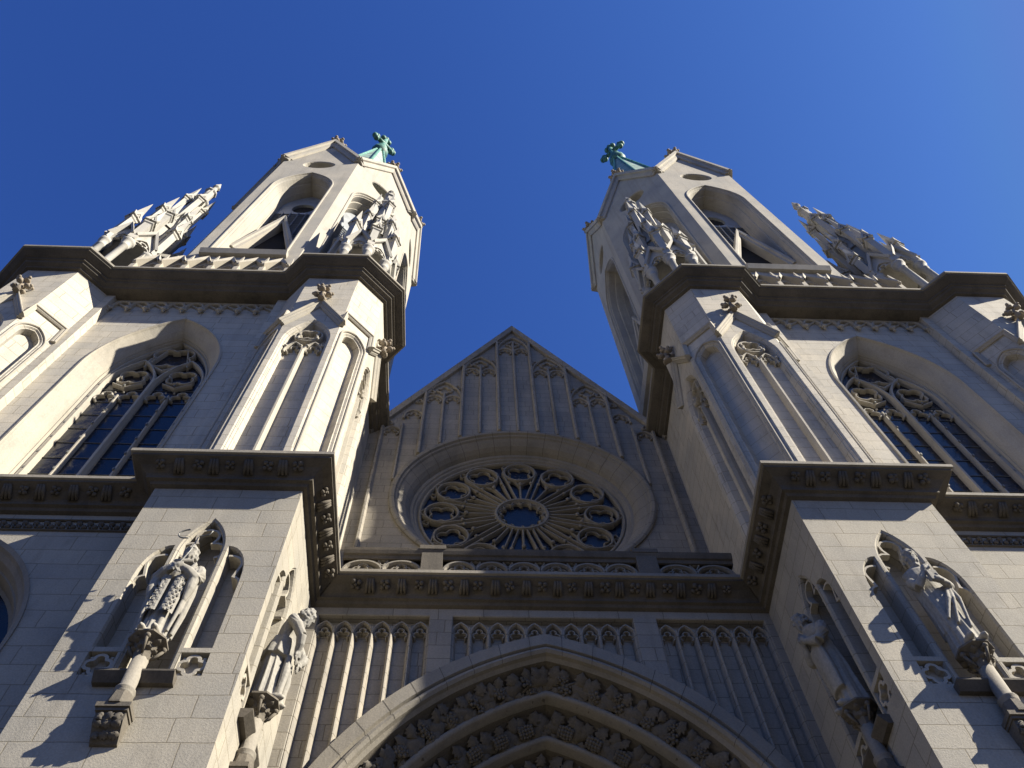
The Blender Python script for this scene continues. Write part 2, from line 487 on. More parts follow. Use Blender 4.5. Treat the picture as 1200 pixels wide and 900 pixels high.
def carved_cornice(mb, a, b, nrm, step=0.78, z=19.66, off=0.43):
    """rosettes and leaf tiles lying in the cove between plan points a and b"""
    a = Vector((a[0], a[1], 0)); b = Vector((b[0], b[1], 0)); L = (b - a).length; d = (b - a).normalized()
    n = max(1, int(round(L / step))); nn = Vector((nrm[0] * 0.6, nrm[1] * 0.6, -0.8))
    for k in range(n):
        p = a + d * (L * (k + 0.5) / n)
        c = (p.x + nrm[0] * off, p.y + nrm[1] * off, z)
        j_ = Vector((rnd.uniform(-0.3, 0.3), rnd.uniform(-0.3, 0.3), rnd.uniform(-0.3, 0.3)))
        rosette(mb, Vector(c) + d * rnd.uniform(-0.05, 0.05), rnd.uniform(0.12, 0.165), nn + j_, d + j_)
        if k < n - 1:
            q = a + d * (L * (k + 1.0) / n)
            for e in (-1, 0, 1):
                mb.tube([(q.x + d.x * 0.06 * e + nrm[0] * 0.54, q.y + d.y * 0.06 * e + nrm[1] * 0.54, z + 0.09), (q.x + d.x * 0.07 * e + nrm[0] * 0.42, q.y + d.y * 0.07 * e + nrm[1] * 0.42, z - 0.03), (q.x + d.x * 0.09 * e + nrm[0] * 0.27, q.y + d.y * 0.09 * e + nrm[1] * 0.27, z - 0.14)], [0.03, 0.05, 0.035], 6)

def turret_panel(mb, tr, fr, W, tz, body, par):
    """one turret face: wall with a two-light blind panel"""
    pass

def turret(parent, tr, full=True):
    """octagonal corner turret standing between the two cornices"""
    m = MB(tr)
    zt = 33.45
    cx = 7.05
    fF = Fr((cx, 10.74, 0), (1, 0, 0), (0, 1, 0))
    fS = Fr((5.27, 12.46, 0), (0, 1, 0), (1, 0, 0))
    c45 = sqrt(0.5)
    fC = Fr((5.71, 11.18, 0), (c45, -c45, 0), (c45, c45, 0))
    fO = Fr((8.39, 11.18, 0), (c45, c45, 0), (-c45, c45, 0))
    steps = [(0, 0), (0.03, 0.035), (0.05, 0.035), (0.09, 0.10), (0.11, 0.10), (0.15, 0.30)]
    steps_s = [(0, 0), (0.05, 0.06), (0.08, 0.06), (0.12, 0.30)]
    def face(fr, u0, u1, hole, st):
        outer = [(u0, 19.9), (u1, 19.9), (u1, zt), (u0, zt)]
        tess(m, fr, [outer, hole]); carve(m, fr, hole, st)
    hF = arch(0.74, 20.2, 27.6, 1.65, 9)
    face(fF, -0.9, 0.9, hF, steps)
    hS = arch(0.68, 20.2, 27.4, 1.6, 9)
    face(fS, -0.84, 0.84, hS, steps)
    hC = arch(0.42, 20.2, 28.25, 0.62, 9)
    face(fC, -0.622, 0.622, hC, steps_s)
    face(fO, -0.622, 0.622, hC, steps_s)
    m.grid([[(8.83, 11.62, 19.9), (9.14, 11.62, 19.9), (9.14, 11.95, 19.9)], [(8.83, 11.62, zt), (9.14, 11.62, zt), (9.14, 11.95, zt)]])
    m.grid([[(5.27, 13.3, 19.9), (5.95, 14.0, 19.9), (5.95, 26, 19.9)], [(5.27, 13.3, zt), (5.95, 14.0, zt), (5.95, 26, zt)]])
    t = build(m, 'corner_turret', M['ashlar'], parent)
    # tracery
    m = MB(tr)
    for fr, hw, zs in ((fF, 0.59, 27.55), (fS, 0.55, 27.35)):
        strip(m, fr, [(0, 20.2), (0, zs - 0.5)], bar(0.13, 0.30, 0.08, 0.5))
        for sg in (-1, 1):
            light_head(m, fr, sg * hw * 0.5, hw * 0.46, zs - 0.55, 0.62, 0.07, 0.30, 0.12)
        strip(m, fr, foil(4, 0.36, 0, zs + 0.62, pi / 4), bar(0.075, 0.30, 0.10), True)
        strip(m, fr, circle(0.42, 0, zs + 0.62, 20), bar(0.07, 0.30, 0.12), True)
        for sg in (-1, 1):
            m.ball(fr(sg * 0.30, zs + 0.36, 0.14), 0.075); m.ball(fr(sg * hw * 0.94, zs - 0.25, 0.14), 0.07)
            m.ball(fr(sg * 0.1, zs - 0.22, 0.14), 0.06)
    build(m, 'tracery', M['mould'], t)
    # gablet mouldings
    m = MB(tr)
    mould = [(-0.12, 0.0), (-0.11, -0.05), (-0.05, -0.10), (-0.03, -0.10), (0.0, -0.15), (0.05, -0.16), (0.08, -0.20), (0.11, -0.20), (0.12, -0.15), (0.12, 0.0)]
    for fr, w in ((fF, 0.96), (fS, 0.9)):
        strip(m, fr, [(-w, 28.72), (0, 30.55), (w, 28.72)], mould)
    hood = [(-0.08, 0.0), (-0.08, -0.05), (-0.03, -0.09), (-0.01, -0.09), (0.02, -0.13), (0.06, -0.14), (0.08, -0.10), (0.08, 0.0)]
    for fr in (fC, fO):
        strip(m, fr, [(-0.60, 28.75), (-0.56, 29.75), (0.56, 29.75), (0.60, 28.75)], hood)
        strip(m, fr, arch(0.50, 20.3, 28.25, 0.72, 9), bar(0.07, 0.0, -0.06))
    build(m, 'gablet_moulding', M['mould'], t)
    for fr, zz in ((fF, 31.15), (fS, 31.15)):
        m = MB(tr)
        p = fr(0, zz, -0.26)
        fleuron(m, p, 0.34)
        build(m, 'finial', M['finial'], t)
    return t

def lancet_window(parent, tr):
    """tall traceried window in the tower front between the turrets"""
    fr = Fr((12.1, 11.92, 0), (1, 0, 0), (0, 1, 0))
    hw_o = 2.05
    m = MB(tr)
    hole = arch(hw_o, 20.25, 27.9, 3.95, 14)
    tess(m, fr, [[(-2.99, 19.9), (2.99, 19.9), (2.99, 33.45), (-2.99, 33.45)], hole])
    wall = build(m, 'upper_wall', M['ashlar'], parent)
    m = MB(tr)
    st = [(-0.09, 0.0), (-0.09, -0.05), (-0.03, -0.06), (0.0, 0.02), (0.03, 0.06), (0.09, 0.12), (0.17, 0.2), (0.27, 0.29), (0.36, 0.40), (0.42, 0.50), (0.43, 0.56), (0.47, 0.56), (0.49, 0.66), (0.55, 0.68)]
    st = [(o_ if o_ < 0 else o_ * 0.80, d_) for o_, d_ in st]
    carve(m, fr, hole, st, back=False, smooth=False)
    surr = build(m, 'window_surround', M['mould'], parent)
    w_in = inset(hole, 0.50)
    m = MB(tr)
    tess(m, fr, [inset(hole, 0.36)], 0.85)
    gl = build(m, 'window', M['glass'], parent)
    m = MB(tr)
    D0, D1 = 0.86, 0.64
    # outer frame, central mullion, two sub-arches, four lights
    zsp = 28.1
    strip(m, fr, inset(hole, 0.45), bar(0.10, D0, D1, 0.4))
    strip(m, fr, [(0, 20.2), (0, 28.3)], bar(0.16, D0, D1 - 0.02, 0.6))
    for sg in (-1, 1):
        c = sg * 0.78
        strip(m, fr, [(c, 20.2), (c, 27.2)], bar(0.095, D0, D1 + 0.05, 0.6))
        strip(m, fr, arch(0.76, 20.3, 27.9, 1.85, 10, c), bar(0.11, D0, D1, 0.5))
        for e in (-1, 1):
            strip(m, fr, trefoil_curve(0.34, 27.0, 0.62, c + e * 0.38, 5), bar(0.055, D0, D1 + 0.08))
            m.ball(fr(c + e * 0.13, 27.35, D1 + 0.06), 0.035, 6, 4)
        strip(m, fr, foil(4, 0.50, c, 28.5, pi / 4, 7, 0.50), bar(0.055, D0, D1 + 0.04), True)
        strip(m, fr, [(c - 0.46, 28.05), (c, 27.75), (c + 0.46, 28.05)], bar(0.06, D0, D1 + 0.05))
        strip(m, fr, [(c * 0.9, 29.35), (sg * 0.30, 30.9)], bar(0.06, D0, D1 + 0.05))
    strip(m, fr, foil(4, 0.80, 0, 30.05, pi / 4, 7, 0.50), bar(0.07, D0, D1 + 0.02), True)
    strip(m, fr, [(-0.72, 29.6), (0, 29.0), (0.72, 29.6)], bar(0.09, D0, D1 + 0.02))
    build(m, 'tracery', M['mould'], gl)
    m = MB(tr)
    for k in range(9):
        z = 20.9 + k * 0.86
        m.box(*sorted((12.1 - 1.55, 12.1 + 1.55)), 12.745, 12.765, z, z + 0.012)
        for u in (-1.56, -0.78, 0, 0.78, 1.56):
            m.box(12.1 + u - 0.02, 12.1 + u + 0.02, 12.55, 12.6, z - 0.03, z + 0.07)
    build(m, 'saddle_bar', M['iron'], gl)

def corbel_frieze(parent, tr):
    m = MB(tr)
    fr = Fr((12.1, 11.92, 0), (1, 0, 0), (0, 1, 0))
    n = 9; sp = 5.9 / n
    for k in range(n + 1):
        u = -2.95 + k * sp
        m.ball(fr(u, 32.60, -0.13), 0.10, 7, 5); m.ball(fr(u, 32.46, -0.10), 0.06, 6, 4)
        for e in (-1, 1):
            m.ball(fr(u + e * 0.09, 32.66, -0.10), 0.06, 6, 4)
        if k < n:
            a = [(u + sp * (0.5 - 0.5 * cos(t)), 32.68 + 0.62 * sin(t) ** 0.8) for t in [pi * j / 8 for j in range(9)]]
            strip(m, fr, a, bar(0.10, 0.0, -0.14))
            strip(m, fr, [(u, 32.7), (u + sp * 0.95, 33.3)], bar(0.06, 0.0, -0.09))
    strip(m, fr, [(-2.97, 33.36), (2.97, 33.36)], bar(0.16, 0.0, -0.12))
    build(m, 'corbel_frieze', M['mould'], parent)

def parapet(parent, tr):
    m = MB(tr)
    fr = Fr((12.1, 11.25, 0), (1, 0, 0), (0, 1, 0))
    n = 6; sp = 0.98
    for k in range(n):
        u = (k - (n - 1) / 2) * sp
        gab = [(u - sp / 2, 34.15), (u + sp / 2, 34.15), (u + sp / 2, 35.9), (u, 36.8), (u - sp / 2, 35.9)]
        hole = arch(0.29, 34.5, 35.5, 0.62, 6, u)
        tess(m, fr, [gab, hole], 0.0); carve(m, fr, hole, [(0, 0), (0, 0.5)], False)
        tess(m, fr, [gab, hole], 0.5)
        # projecting hood over each opening
        for sg in (-1, 1):
            a = fr(u, 37.0, -0.12); b = fr(u + sg * sp * 0.42, 35.7, -0.36); c = fr(u + sg * sp / 2, 35.85, 0.0); d = fr(u, 36.9, 0.25)
            m.poly([a, b, c, d]); a2 = fr(u, 36.55, -0.12); b2 = fr(u + sg * sp * 0.42, 35.5, -0.36)
            m.poly([a, b, b2, a2]); m.poly([a2, b2, fr(u + sg * sp * 0.45, 35.5, 0.0), fr(u, 36.5, 0.0)])
        light_head(m, fr, u, 0.27, 35.5, 0.55, 0.06, 0.2, 0.02)
    for k in range(n + 1):
        u = (k - n / 2) * sp
        m.box(*[fr(u - 0.09, 0, 0)[0], fr(u + 0.09, 0, 0)[0]], 11.02, 11.3, 34.2, 35.7)
        m.lathe(*fr(u, 0, -0.2)[:2], [(0.13, 35.6), (0.10, 35.9), (0.02, 36.7)], 4, pi / 4, False); m.ball(fr(u, 35.55, -0.26), 0.09, 6, 4)
    build(m, 'parapet', M['mould'], parent)

OC = (11.87, 17.46); OA = 5.6; OT = OA * tan(pi / 8); ZV, ZG = 59.9, 65.4
def oct_frame(k):
    a = -pi / 2 - k * pi / 4       # 0 front, 1 inner diagonal, 2 inner side, -1 outer diagonal
    n = Vector((cos(a), sin(a), 0)); u = Vector((-n.y, n.x, 0))
    return Fr((OC[0] + n.x * OA, OC[1] + n.y * OA, 0), u, -n)

def belfry(parent, tr):
    wallmb = MB(tr)
    whole = arch(1.60, 39.7, 53.0, 3.2, 12)
    eye = [(1.0 * cos(t), 58.75 + 1.0 * sin(t)) for t in [2 * pi * j / 24 for j in range(24)]]
    for k in range(-3, 5):
        fr = oct_frame(k)
        outer = [(-OT, 34.0), (OT, 34.0), (OT, ZV), (0, ZG), (-OT, ZV)]
        tess(wallmb, fr, [outer, whole, eye])
        carve(wallmb, fr, whole, [(0, 0), (0.0, 0.04), (0.05, 0.06), (0.08, 0.16), (0.11, 0.17), (0.14, 0.55), (0.19, 0.58), (0.26, 1.0), (0.29, 1.0), (0.31, 1.5)], False)
        carve(wallmb, fr, eye, [(0, 0), (0.06, 0.05), (0.12, 0.5)], False)
    w = build(wallmb, 'belfry_wall', M['belfry'], parent)
    for k in (-1, 0, 1, 2):
        fr = oct_frame(k)
        m = MB(tr)
        opening = inset(whole, 0.28)
        eye2 = [(0.62 * cos(t), 52.9 + 0.95 * sin(t)) for t in [2 * pi * j / 20 for j in range(20)]]
        tess(m, fr, [opening, eye2], 1.32)
        carve(m, fr, eye2, [(0, 1.32), (0, 1.5)], False)
        lv = build(m, 'louvre_window', M['louvre'], parent)
        m = MB(tr)
        for j in range(34):
            z = 41.6 + j * 0.36
            ww = 1.30
            if z > 53.0: ww = max(0.2, 1.30 - (z - 53.0) * 0.5)
            if 51.8 < z < 54.0: continue
            m.poly([fr(-ww, z, 1.31), fr(ww, z, 1.31), fr(ww, z - 0.30, 1.25), fr(-ww, z - 0.30, 1.25)])
        for u in (-0.87, -0.435, 0, 0.435, 0.87):
            strip(m, fr, [(u, 41.0), (u, 51.7)], bar(0.035, 1.32, 1.22))
        build(m, 'slats', M['louvre'], lv)
        m = MB(tr)
        tess(m, fr, [eye2], 1.48)
        build(m, 'opening_shade_sheet', M['dark'], lv)  # dark sheet standing in for the shade inside the round hole
        # inner gablet over the balcony
        m = MB(tr)
        strip(m, fr, [(-1.42, 42.6), (0, 48.0), (1.42, 42.6)], [(-0.26, 1.3), (-0.26, 0.62), (-0.12, 0.58), (-0.08, 0.50), (0.08, 0.47), (0.13, 0.6), (0.13, 1.3)])
        build(m, 'inner_gablet', M['belfry'], parent)
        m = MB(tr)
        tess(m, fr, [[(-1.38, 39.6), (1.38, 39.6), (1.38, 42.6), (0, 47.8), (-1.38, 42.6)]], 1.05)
        build(m, 'void_shade_sheet', M['dark'], parent)  # dark sheet painted as the shaded void under the gablet
        m = MB(tr)
        strip(m, fr, [(-1.85, 39.45), (1.85, 39.45)], [(-0.22, 0.3), (-0.22, -0.18), (0.1, -0.30), (0.2, -0.26), (0.26, 0.3)])
        build(m, 'window_sill', M['belfry'], parent)
        # edge roll round the opening
        m = MB(tr)
        strip(m, fr, inset(whole, -0.07), bar(0.10, 0.0, -0.06))
        build(m, 'hood_moulding', M['belfry'], parent)
    for k in range(-2, 4):
        fr = oct_frame(k)
        m = MB(tr)
        e = OT + 0.12
        strip(m, fr, [(-e, ZV - 0.15), (0, ZG + 0.15), (e, ZV - 0.15)], [(-0.42, 0.0), (-0.42, -0.10), (-0.30, -0.16), (-0.12, -0.20), (-0.10, -0.32), (0.12, -0.34), (0.16, -0.2), (0.3, 0.6), (-0.3, 0.7)])
        cp = build(m, 'gable_coping', M['belfry'], parent)
        m = MB(tr)
        fleuron(m, fr(0, ZG + 1.0, 0.15), 0.62)
        build(m, 'finial', M['finial'], cp)
    # spire
    m = MB(tr)
    ph = pi / 8
    m.lathe(OC[0], OC[1], [(4.9, 58.0), (0.32, 92.9)], 8, ph, False)
    sp = build(m, 'spire', M['copper'], parent)
    m = MB(tr)
    for k in range(8):
        a = ph + k * pi / 4
        R0, R1 = 4.93, 0.36
        m.tube([(OC[0] + R0 * cos(a), OC[1] + R0 * sin(a), 58), (OC[0] + R1 * cos(a), OC[1] + R1 * sin(a), 92.9)], 0.13, 6)
    build(m, 'spire_rib', M['copper_dark'], sp)
    m = MB(tr)
    x, y = OC
    m.lathe(x, y, [(0.42, 91.7), (0.8, 92.3), (0.85, 92.7), (0.45, 93.1), (0.32, 93.7), (0.6, 94.2), (0.6, 94.5), (0.24, 94.9), (0.24, 99.2)], 10)
    q = sqrt(0.5)
    for sg in (-1, 1):
        m.tube([(x, y, 97.0), (x - sg * q * 1.05, y + sg * q * 1.05, 97.0)], [0.26, 0.22], 8)
        for d_, dz in ((1.25, 0.0), (1.0, 0.42), (1.0, -0.42)):
            m.ball((x - sg * q * d_, y + sg * q * d_, 97.0 + dz), 0.32, 8, 5)
    for d_, dz in ((0, 99.5), (0.36, 99.1), (-0.36, 99.1)):
        m.ball((x - q * d_, y + q * d_, dz), 0.32, 8, 5)
    build(m, 'cross', M['copper_dark'], sp)

def tower(s, label):
    root = empty('bell_tower', (s * 12.1, 11.92, 0))
    tag(root, label, 'tower', 'twin bell towers')
    tr = mir(s)
    # lower stage: buttress with niches in its front and inner faces
    m = MB(tr)
    fF = Fr((7.295, BY, 0), (1, 0, 0), (0, 1, 0))
    fI = Fr((BX0, 12.72, 0), (0, 1, 0), (1, 0, 0))
    zt = 19.9
    def niche(fr, cu):
        mid = arch(0.47, 13.36, 17.0, 1.15, 9, cu)
        half = [(0.54, 14.1), (1.04, 14.1), (1.04, 16.1)] + [(0.54 + 0.50 * cos(t), 16.1 + 1.05 * sin(t) ** 0.9) for t in [pi / 2 * j / 8 for j in range(1, 9)]]
        a = [(cu - u, v) for u, v in half]
        b = [(cu + u, v) for u, v in half]
        pa = [(cu - 1.04, 13.42), (cu - 0.54, 13.42), (cu - 0.54, 13.98), (cu - 1.04, 13.98)]
        pb = [(cu + 0.54, 13.42), (cu + 1.04, 13.42), (cu + 1.04, 13.98), (cu + 0.54, 13.98)]
        return mid, a, b, pa, pb
    hF = niche(fF, 0.0)
    tess(m, fF, [[(-1.655, 0), (1.655, 0), (1.655, zt), (-1.655, zt)]] + list(hF))
    hI = niche(fI, -0.36)
    tess(m, fI, [[(-1.65, 0), (1.65, 0), (1.65, zt), (-1.65, zt)]] + list(hI))
    for fr, hh in ((fF, hF), (fI, hI)):
        mid, a, b, pa, pb = hh
        carve(m, fr, mid, [(0, 0), (0.03, 0.03), (0.05, 0.03), (0.07, 0.10), (0.08, 0.62)])
        for q in (a, b): carve(m, fr, q, [(0, 0), (0.03, 0.05), (0.05, 0.38)])
        for q in (pa, pb): carve(m, fr, q, [(0, 0), (0.02, 0.16)])
    m.grid([[(BX1, BY, 0), (BX1, WY + 0.1, 0)], [(BX1, BY, zt), (BX1, WY + 0.1, zt)]])
    bt = build(m, 'buttress', M['granite'], root)
    for fr, cu in ((fF, 0.0), (fI, -0.36)):
        m = MB(tr)
        # cusped hoods in the niche heads, quatrefoils in the low panels, sill
        # one cusped head per niche; each is a piece of its own
        strip(m, fr, trefoil_curve(0.52, 16.95, 1.25, cu, 6), [(-0.025, 0.24), (-0.025, 0.09), (0.025, 0.09), (0.025, 0.24)])
        build(m, 'niche_tracery', M['mould'], bt)
        for sg in (-1, 1):
            m = MB(tr)
            def lobe(cx_, cz_, r_, a0, a1, k_=6): return [(cu + sg * (cx_ + r_ * cos(radians(a0 + (a1 - a0) * j / k_))), cz_ + r_ * sin(radians(a0 + (a1 - a0) * j / k_))) for j in range(k_ + 1)]
            cv = lobe(0.80, 15.98, 0.23, -15, 75) + lobe(0.66, 16.60, 0.28, -10, 100)
            strip(m, fr, cv, [(-0.025, 0.36), (-0.025, 0.05), (0.025, 0.05), (0.025, 0.36)])
            build(m, 'niche_tracery', M['mould'], bt)
            m = MB(tr)
            qx = cu + sg * 0.79
            strip(m, fr, foil(4, 0.235, qx, 13.70, 0), [(-0.03, 0.16), (-0.03, 0.03), (0.03, 0.03), (0.03, 0.16)], True)
            for e in (-1, 1):
                for f_ in (-1, 1): m.ball(fr(qx + e * 0.17, 13.70 + f_ * 0.19, 0.10), 0.05, 6, 4)
            build(m, 'quatrefoil', M['mould'], bt)
        m = MB(tr)
        strip(m, fr, [(cu - 0.66, 13.24), (cu + 0.66, 13.24)], [(-0.10, 0.05), (-0.10, -0.10), (0.06, -0.22), (0.10, -0.22), (0.10, 0.05)])
        build(m, 'niche_sill', M['cornice'], bt)
    # lower outer wall with the head of a great arch
    m = MB(tr)
    fW = Fr((12.1, WY, 0), (1, 0, 0), (0, 1, 0))
    big = arch(1.62, 4.0, 15.2, 3.0, 12)
    tess(m, fW, [[(-3.15, 0), (14, 0), (14, zt), (-3.15, zt)], big])
    lw = build(m, 'lower_wall', M['granite'], root)
    m = MB(tr)
    carve(m, fW, big, [(-0.10, 0), (-0.10, -0.04), (0, 0.0), (0.05, 0.10), (0.15, 0.2), (0.22, 0.4), (0.26, 0.4), (0.34, 0.7), (0.42, 0.75)], False)
    build(m, 'arch_surround', M['nave_mould'], root)
    m = MB(tr)
    tess(m, fW, [inset(big, 0.38)], 0.78)
    gw = build(m, 'arched_window', M['glass'], root)
    m = MB(tr)
    strip(m, fW, [(0, 4), (0, 15.6)], bar(0.16, 0.78, 0.6)); 
    for sg in (-1, 1): strip(m, fW, arch(0.56, 4, 15.0, 1.1, 8, sg * 0.6), bar(0.10, 0.78, 0.6))
    strip(m, fW, foil(4, 0.45, 0, 16.7, 0), bar(0.1, 0.78, 0.6), True)
    build(m, 'tracery', M['mould'], gw)
    # small carved frieze under the cornice of the outer wall
    m = MB(tr)
    strip(m, fW, [(-3.12, 19.05), (14, 19.05)], bar(0.05, 0.02, -0.06)); strip(m, fW, [(-3.12, 18.68), (14, 18.68)], bar(0.05, 0.02, -0.05))
    for k in range(36):
        u = -2.95 + k * 0.24
        m.ball(fW(u, 18.92, -0.02), 0.075, 6, 4); m.ball(fW(u + 0.1, 18.80, -0.02), 0.07, 6, 4)
        strip(m, fW, [(u - 0.05, 18.75), (u + 0.06, 18.98)], bar(0.05, 0.0, -0.06))
    build(m, 'carved_frieze', M['cornice'], root)
    # lower cornice
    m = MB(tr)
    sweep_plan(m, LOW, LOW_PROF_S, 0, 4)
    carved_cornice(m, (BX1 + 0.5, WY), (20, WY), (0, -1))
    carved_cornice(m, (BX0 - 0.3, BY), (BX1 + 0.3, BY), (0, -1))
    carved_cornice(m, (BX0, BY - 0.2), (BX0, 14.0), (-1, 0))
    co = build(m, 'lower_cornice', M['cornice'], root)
    m = MB(tr); sweep_plan(m, LOW, LOW_CAP, 0, 4); build(m, 'cornice_lit_lip', M['nave_mould'], co)  # lip in lighter stone: sunlight on the edge put into the colour
    # upper stage
    turret(root, mir(s)); turret(root, refl(s))
    lancet_window(root, tr)
    corbel_frieze(root, tr)
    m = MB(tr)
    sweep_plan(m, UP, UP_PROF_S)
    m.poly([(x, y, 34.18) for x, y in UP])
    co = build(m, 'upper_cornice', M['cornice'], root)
    m = MB(tr); sweep_plan(m, UP, UP_CAP); build(m, 'cornice_lit_lip', M['nave_mould'], co)  # same lighter lip, its sunlit line painted by the stone colour
    parapet(root, tr)
    belfry(root, tr)
    return root

# offset() points to the left of travel; LOW runs from outside inwards (travel -x: left = -y = outward)
LOW_PROF_S = LOW_PROF[4:]
LOW_CAP = LOW_PROF[:5] + [(0.58, 19.87)]  # top lip split off so it can carry a sunlit tone
UP_PROF_S = [(-o, z) for o, z in UP_PROF[4:]]
UP_CAP = [(-o, z) for o, z in UP_PROF[:5]]

TW_L = tower(-1, 'brightly sunlit bell tower left of the central gable')
TW_R = tower(1, 'bell tower right of the central gable, its inner faces in shade')

# ------------------------------------------------------------------ central front
NF = empty('nave_front', (0, 14.37, 0))
tag(NF, 'gabled central front with a rose window and pointed portal between the towers', 'church front')
AC, AZ, AR = 2.10, 10.8, 7.80          # portal arch: centre offset, spring height, radius
def ext_z(x, r=AR): return AZ + sqrt(max(0, r * r - (abs(x) + AC) ** 2))

PW = Fr((0, 14.37, 0), (1, 0, 0), (0, 1, 0))
m = MB()
xs = [-5.64 + 11.28 * k / 40 for k in range(41)]
outer = [(x, ext_z(x) - 0.02) for x in xs] + [(5.64, 19.9), (-5.64, 19.9)]
def group_hole(x0, x1):
    n = 14
    return [(x0 + (x1 - x0) * k / n, ext_z(x0 + (x1 - x0) * k / n) + 0.06) for k in range(n + 1)] + [(x1, 19.06), (x0, 19.06)]
groups = [(-5.42, -2.72, 6), (-2.20, 2.22, 10), (2.76, 5.46, 6)]
holes = [group_hole(a, b) for a, b, n in groups]
tess(m, PW, [outer] + holes)
for h in holes: carve(m, PW, h, [(0, 0), (0.02, 0.02), (0.04, 0.24)])
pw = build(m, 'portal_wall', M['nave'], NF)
for a, b, n in groups:
    m = MB()
    sp = (b - a) / n
    for k in range(n + 1):
        x = a + sp * k
        x = min(max(x, a + 0.03), b - 0.03)
        strip(m, PW, [(x, ext_z(x) + 0.03), (x, 18.70)], [(-0.075, 0.24), (-0.06, 0.14), (-0.03, 0.05), (0.0, 0.03), (0.03, 0.05), (0.06, 0.14), (0.075, 0.24)], smooth=False)
        if k < n:
            c = a + sp * (k + 0.5)
            strip(m, PW, arch(sp / 2 - 0.015, 18.45, 18.5, 0.36, 6, c), bar(0.07, 0.24, 0.04))
            strip(m, PW, trefoil_curve(sp / 2 - 0.05, 18.42, 0.34, c, 5), bar(0.045, 0.24, 0.09))
    build(m, 'blind_arcade', M['nave'], pw)

# archivolts
def arch_sweep(mb, prof, n=44, z0=0.0, smooth=False):
    rows = []
    for dr, y in prof:
        r = AR + dr; fa = acos(AC / r)
        Rt = [(-AC + r * cos(fa * k / n), AZ + r * sin(fa * k / n)) for k in range(n + 1)]
        pts = [(r - AC, z0)] + Rt + [(-x, z) for x, z in Rt[-2::-1]] + [(-(r - AC), z0)]
        rows.append([(x, y, z) for x, z in pts])
    mb.grid(rows, False, smooth)
m = MB()
arch_sweep(m, [(0.0, 14.40), (0.0, 14.26), (-0.02, 14.24), (-0.36, 14.22), (-0.38, 14.30), (-0.44, 14.30), (-0.46, 14.22), (-0.53, 14.20), (-0.59, 14.26), (-0.60, 14.36), (-0.66, 14.45)])
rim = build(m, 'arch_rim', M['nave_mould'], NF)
m = MB()
for sg in (-1, 1):
    for k in range(13):
        rows = []
        for dr, y in [(0.0, 14.40), (0.0, 14.26), (-0.02, 14.24), (-0.36, 14.22), (-0.38, 14.30), (-0.44, 14.30), (-0.46, 14.22), (-0.53, 14.20), (-0.59, 14.26), (-0.60, 14.36)]:
            r = AR + dr + (0.004 if dr > -0.1 else 0.0); fa = acos(AC / r); f0 = fa - 0.052 - k * 0.098
            rows.append([(sg * (-AC + r * cos(f0 + e)), y - 0.004, AZ + r * sin(f0 + e)) for e in (-0.0008, 0.0008)])
        m.grid(rows)
absorb(rim, build(m, 'mortar_joints', M['joint'], NF))
ORD = [(-0.66, 14.45), (-1.26, 15.15), (-1.86, 15.85), (-2.46, 16.5)]
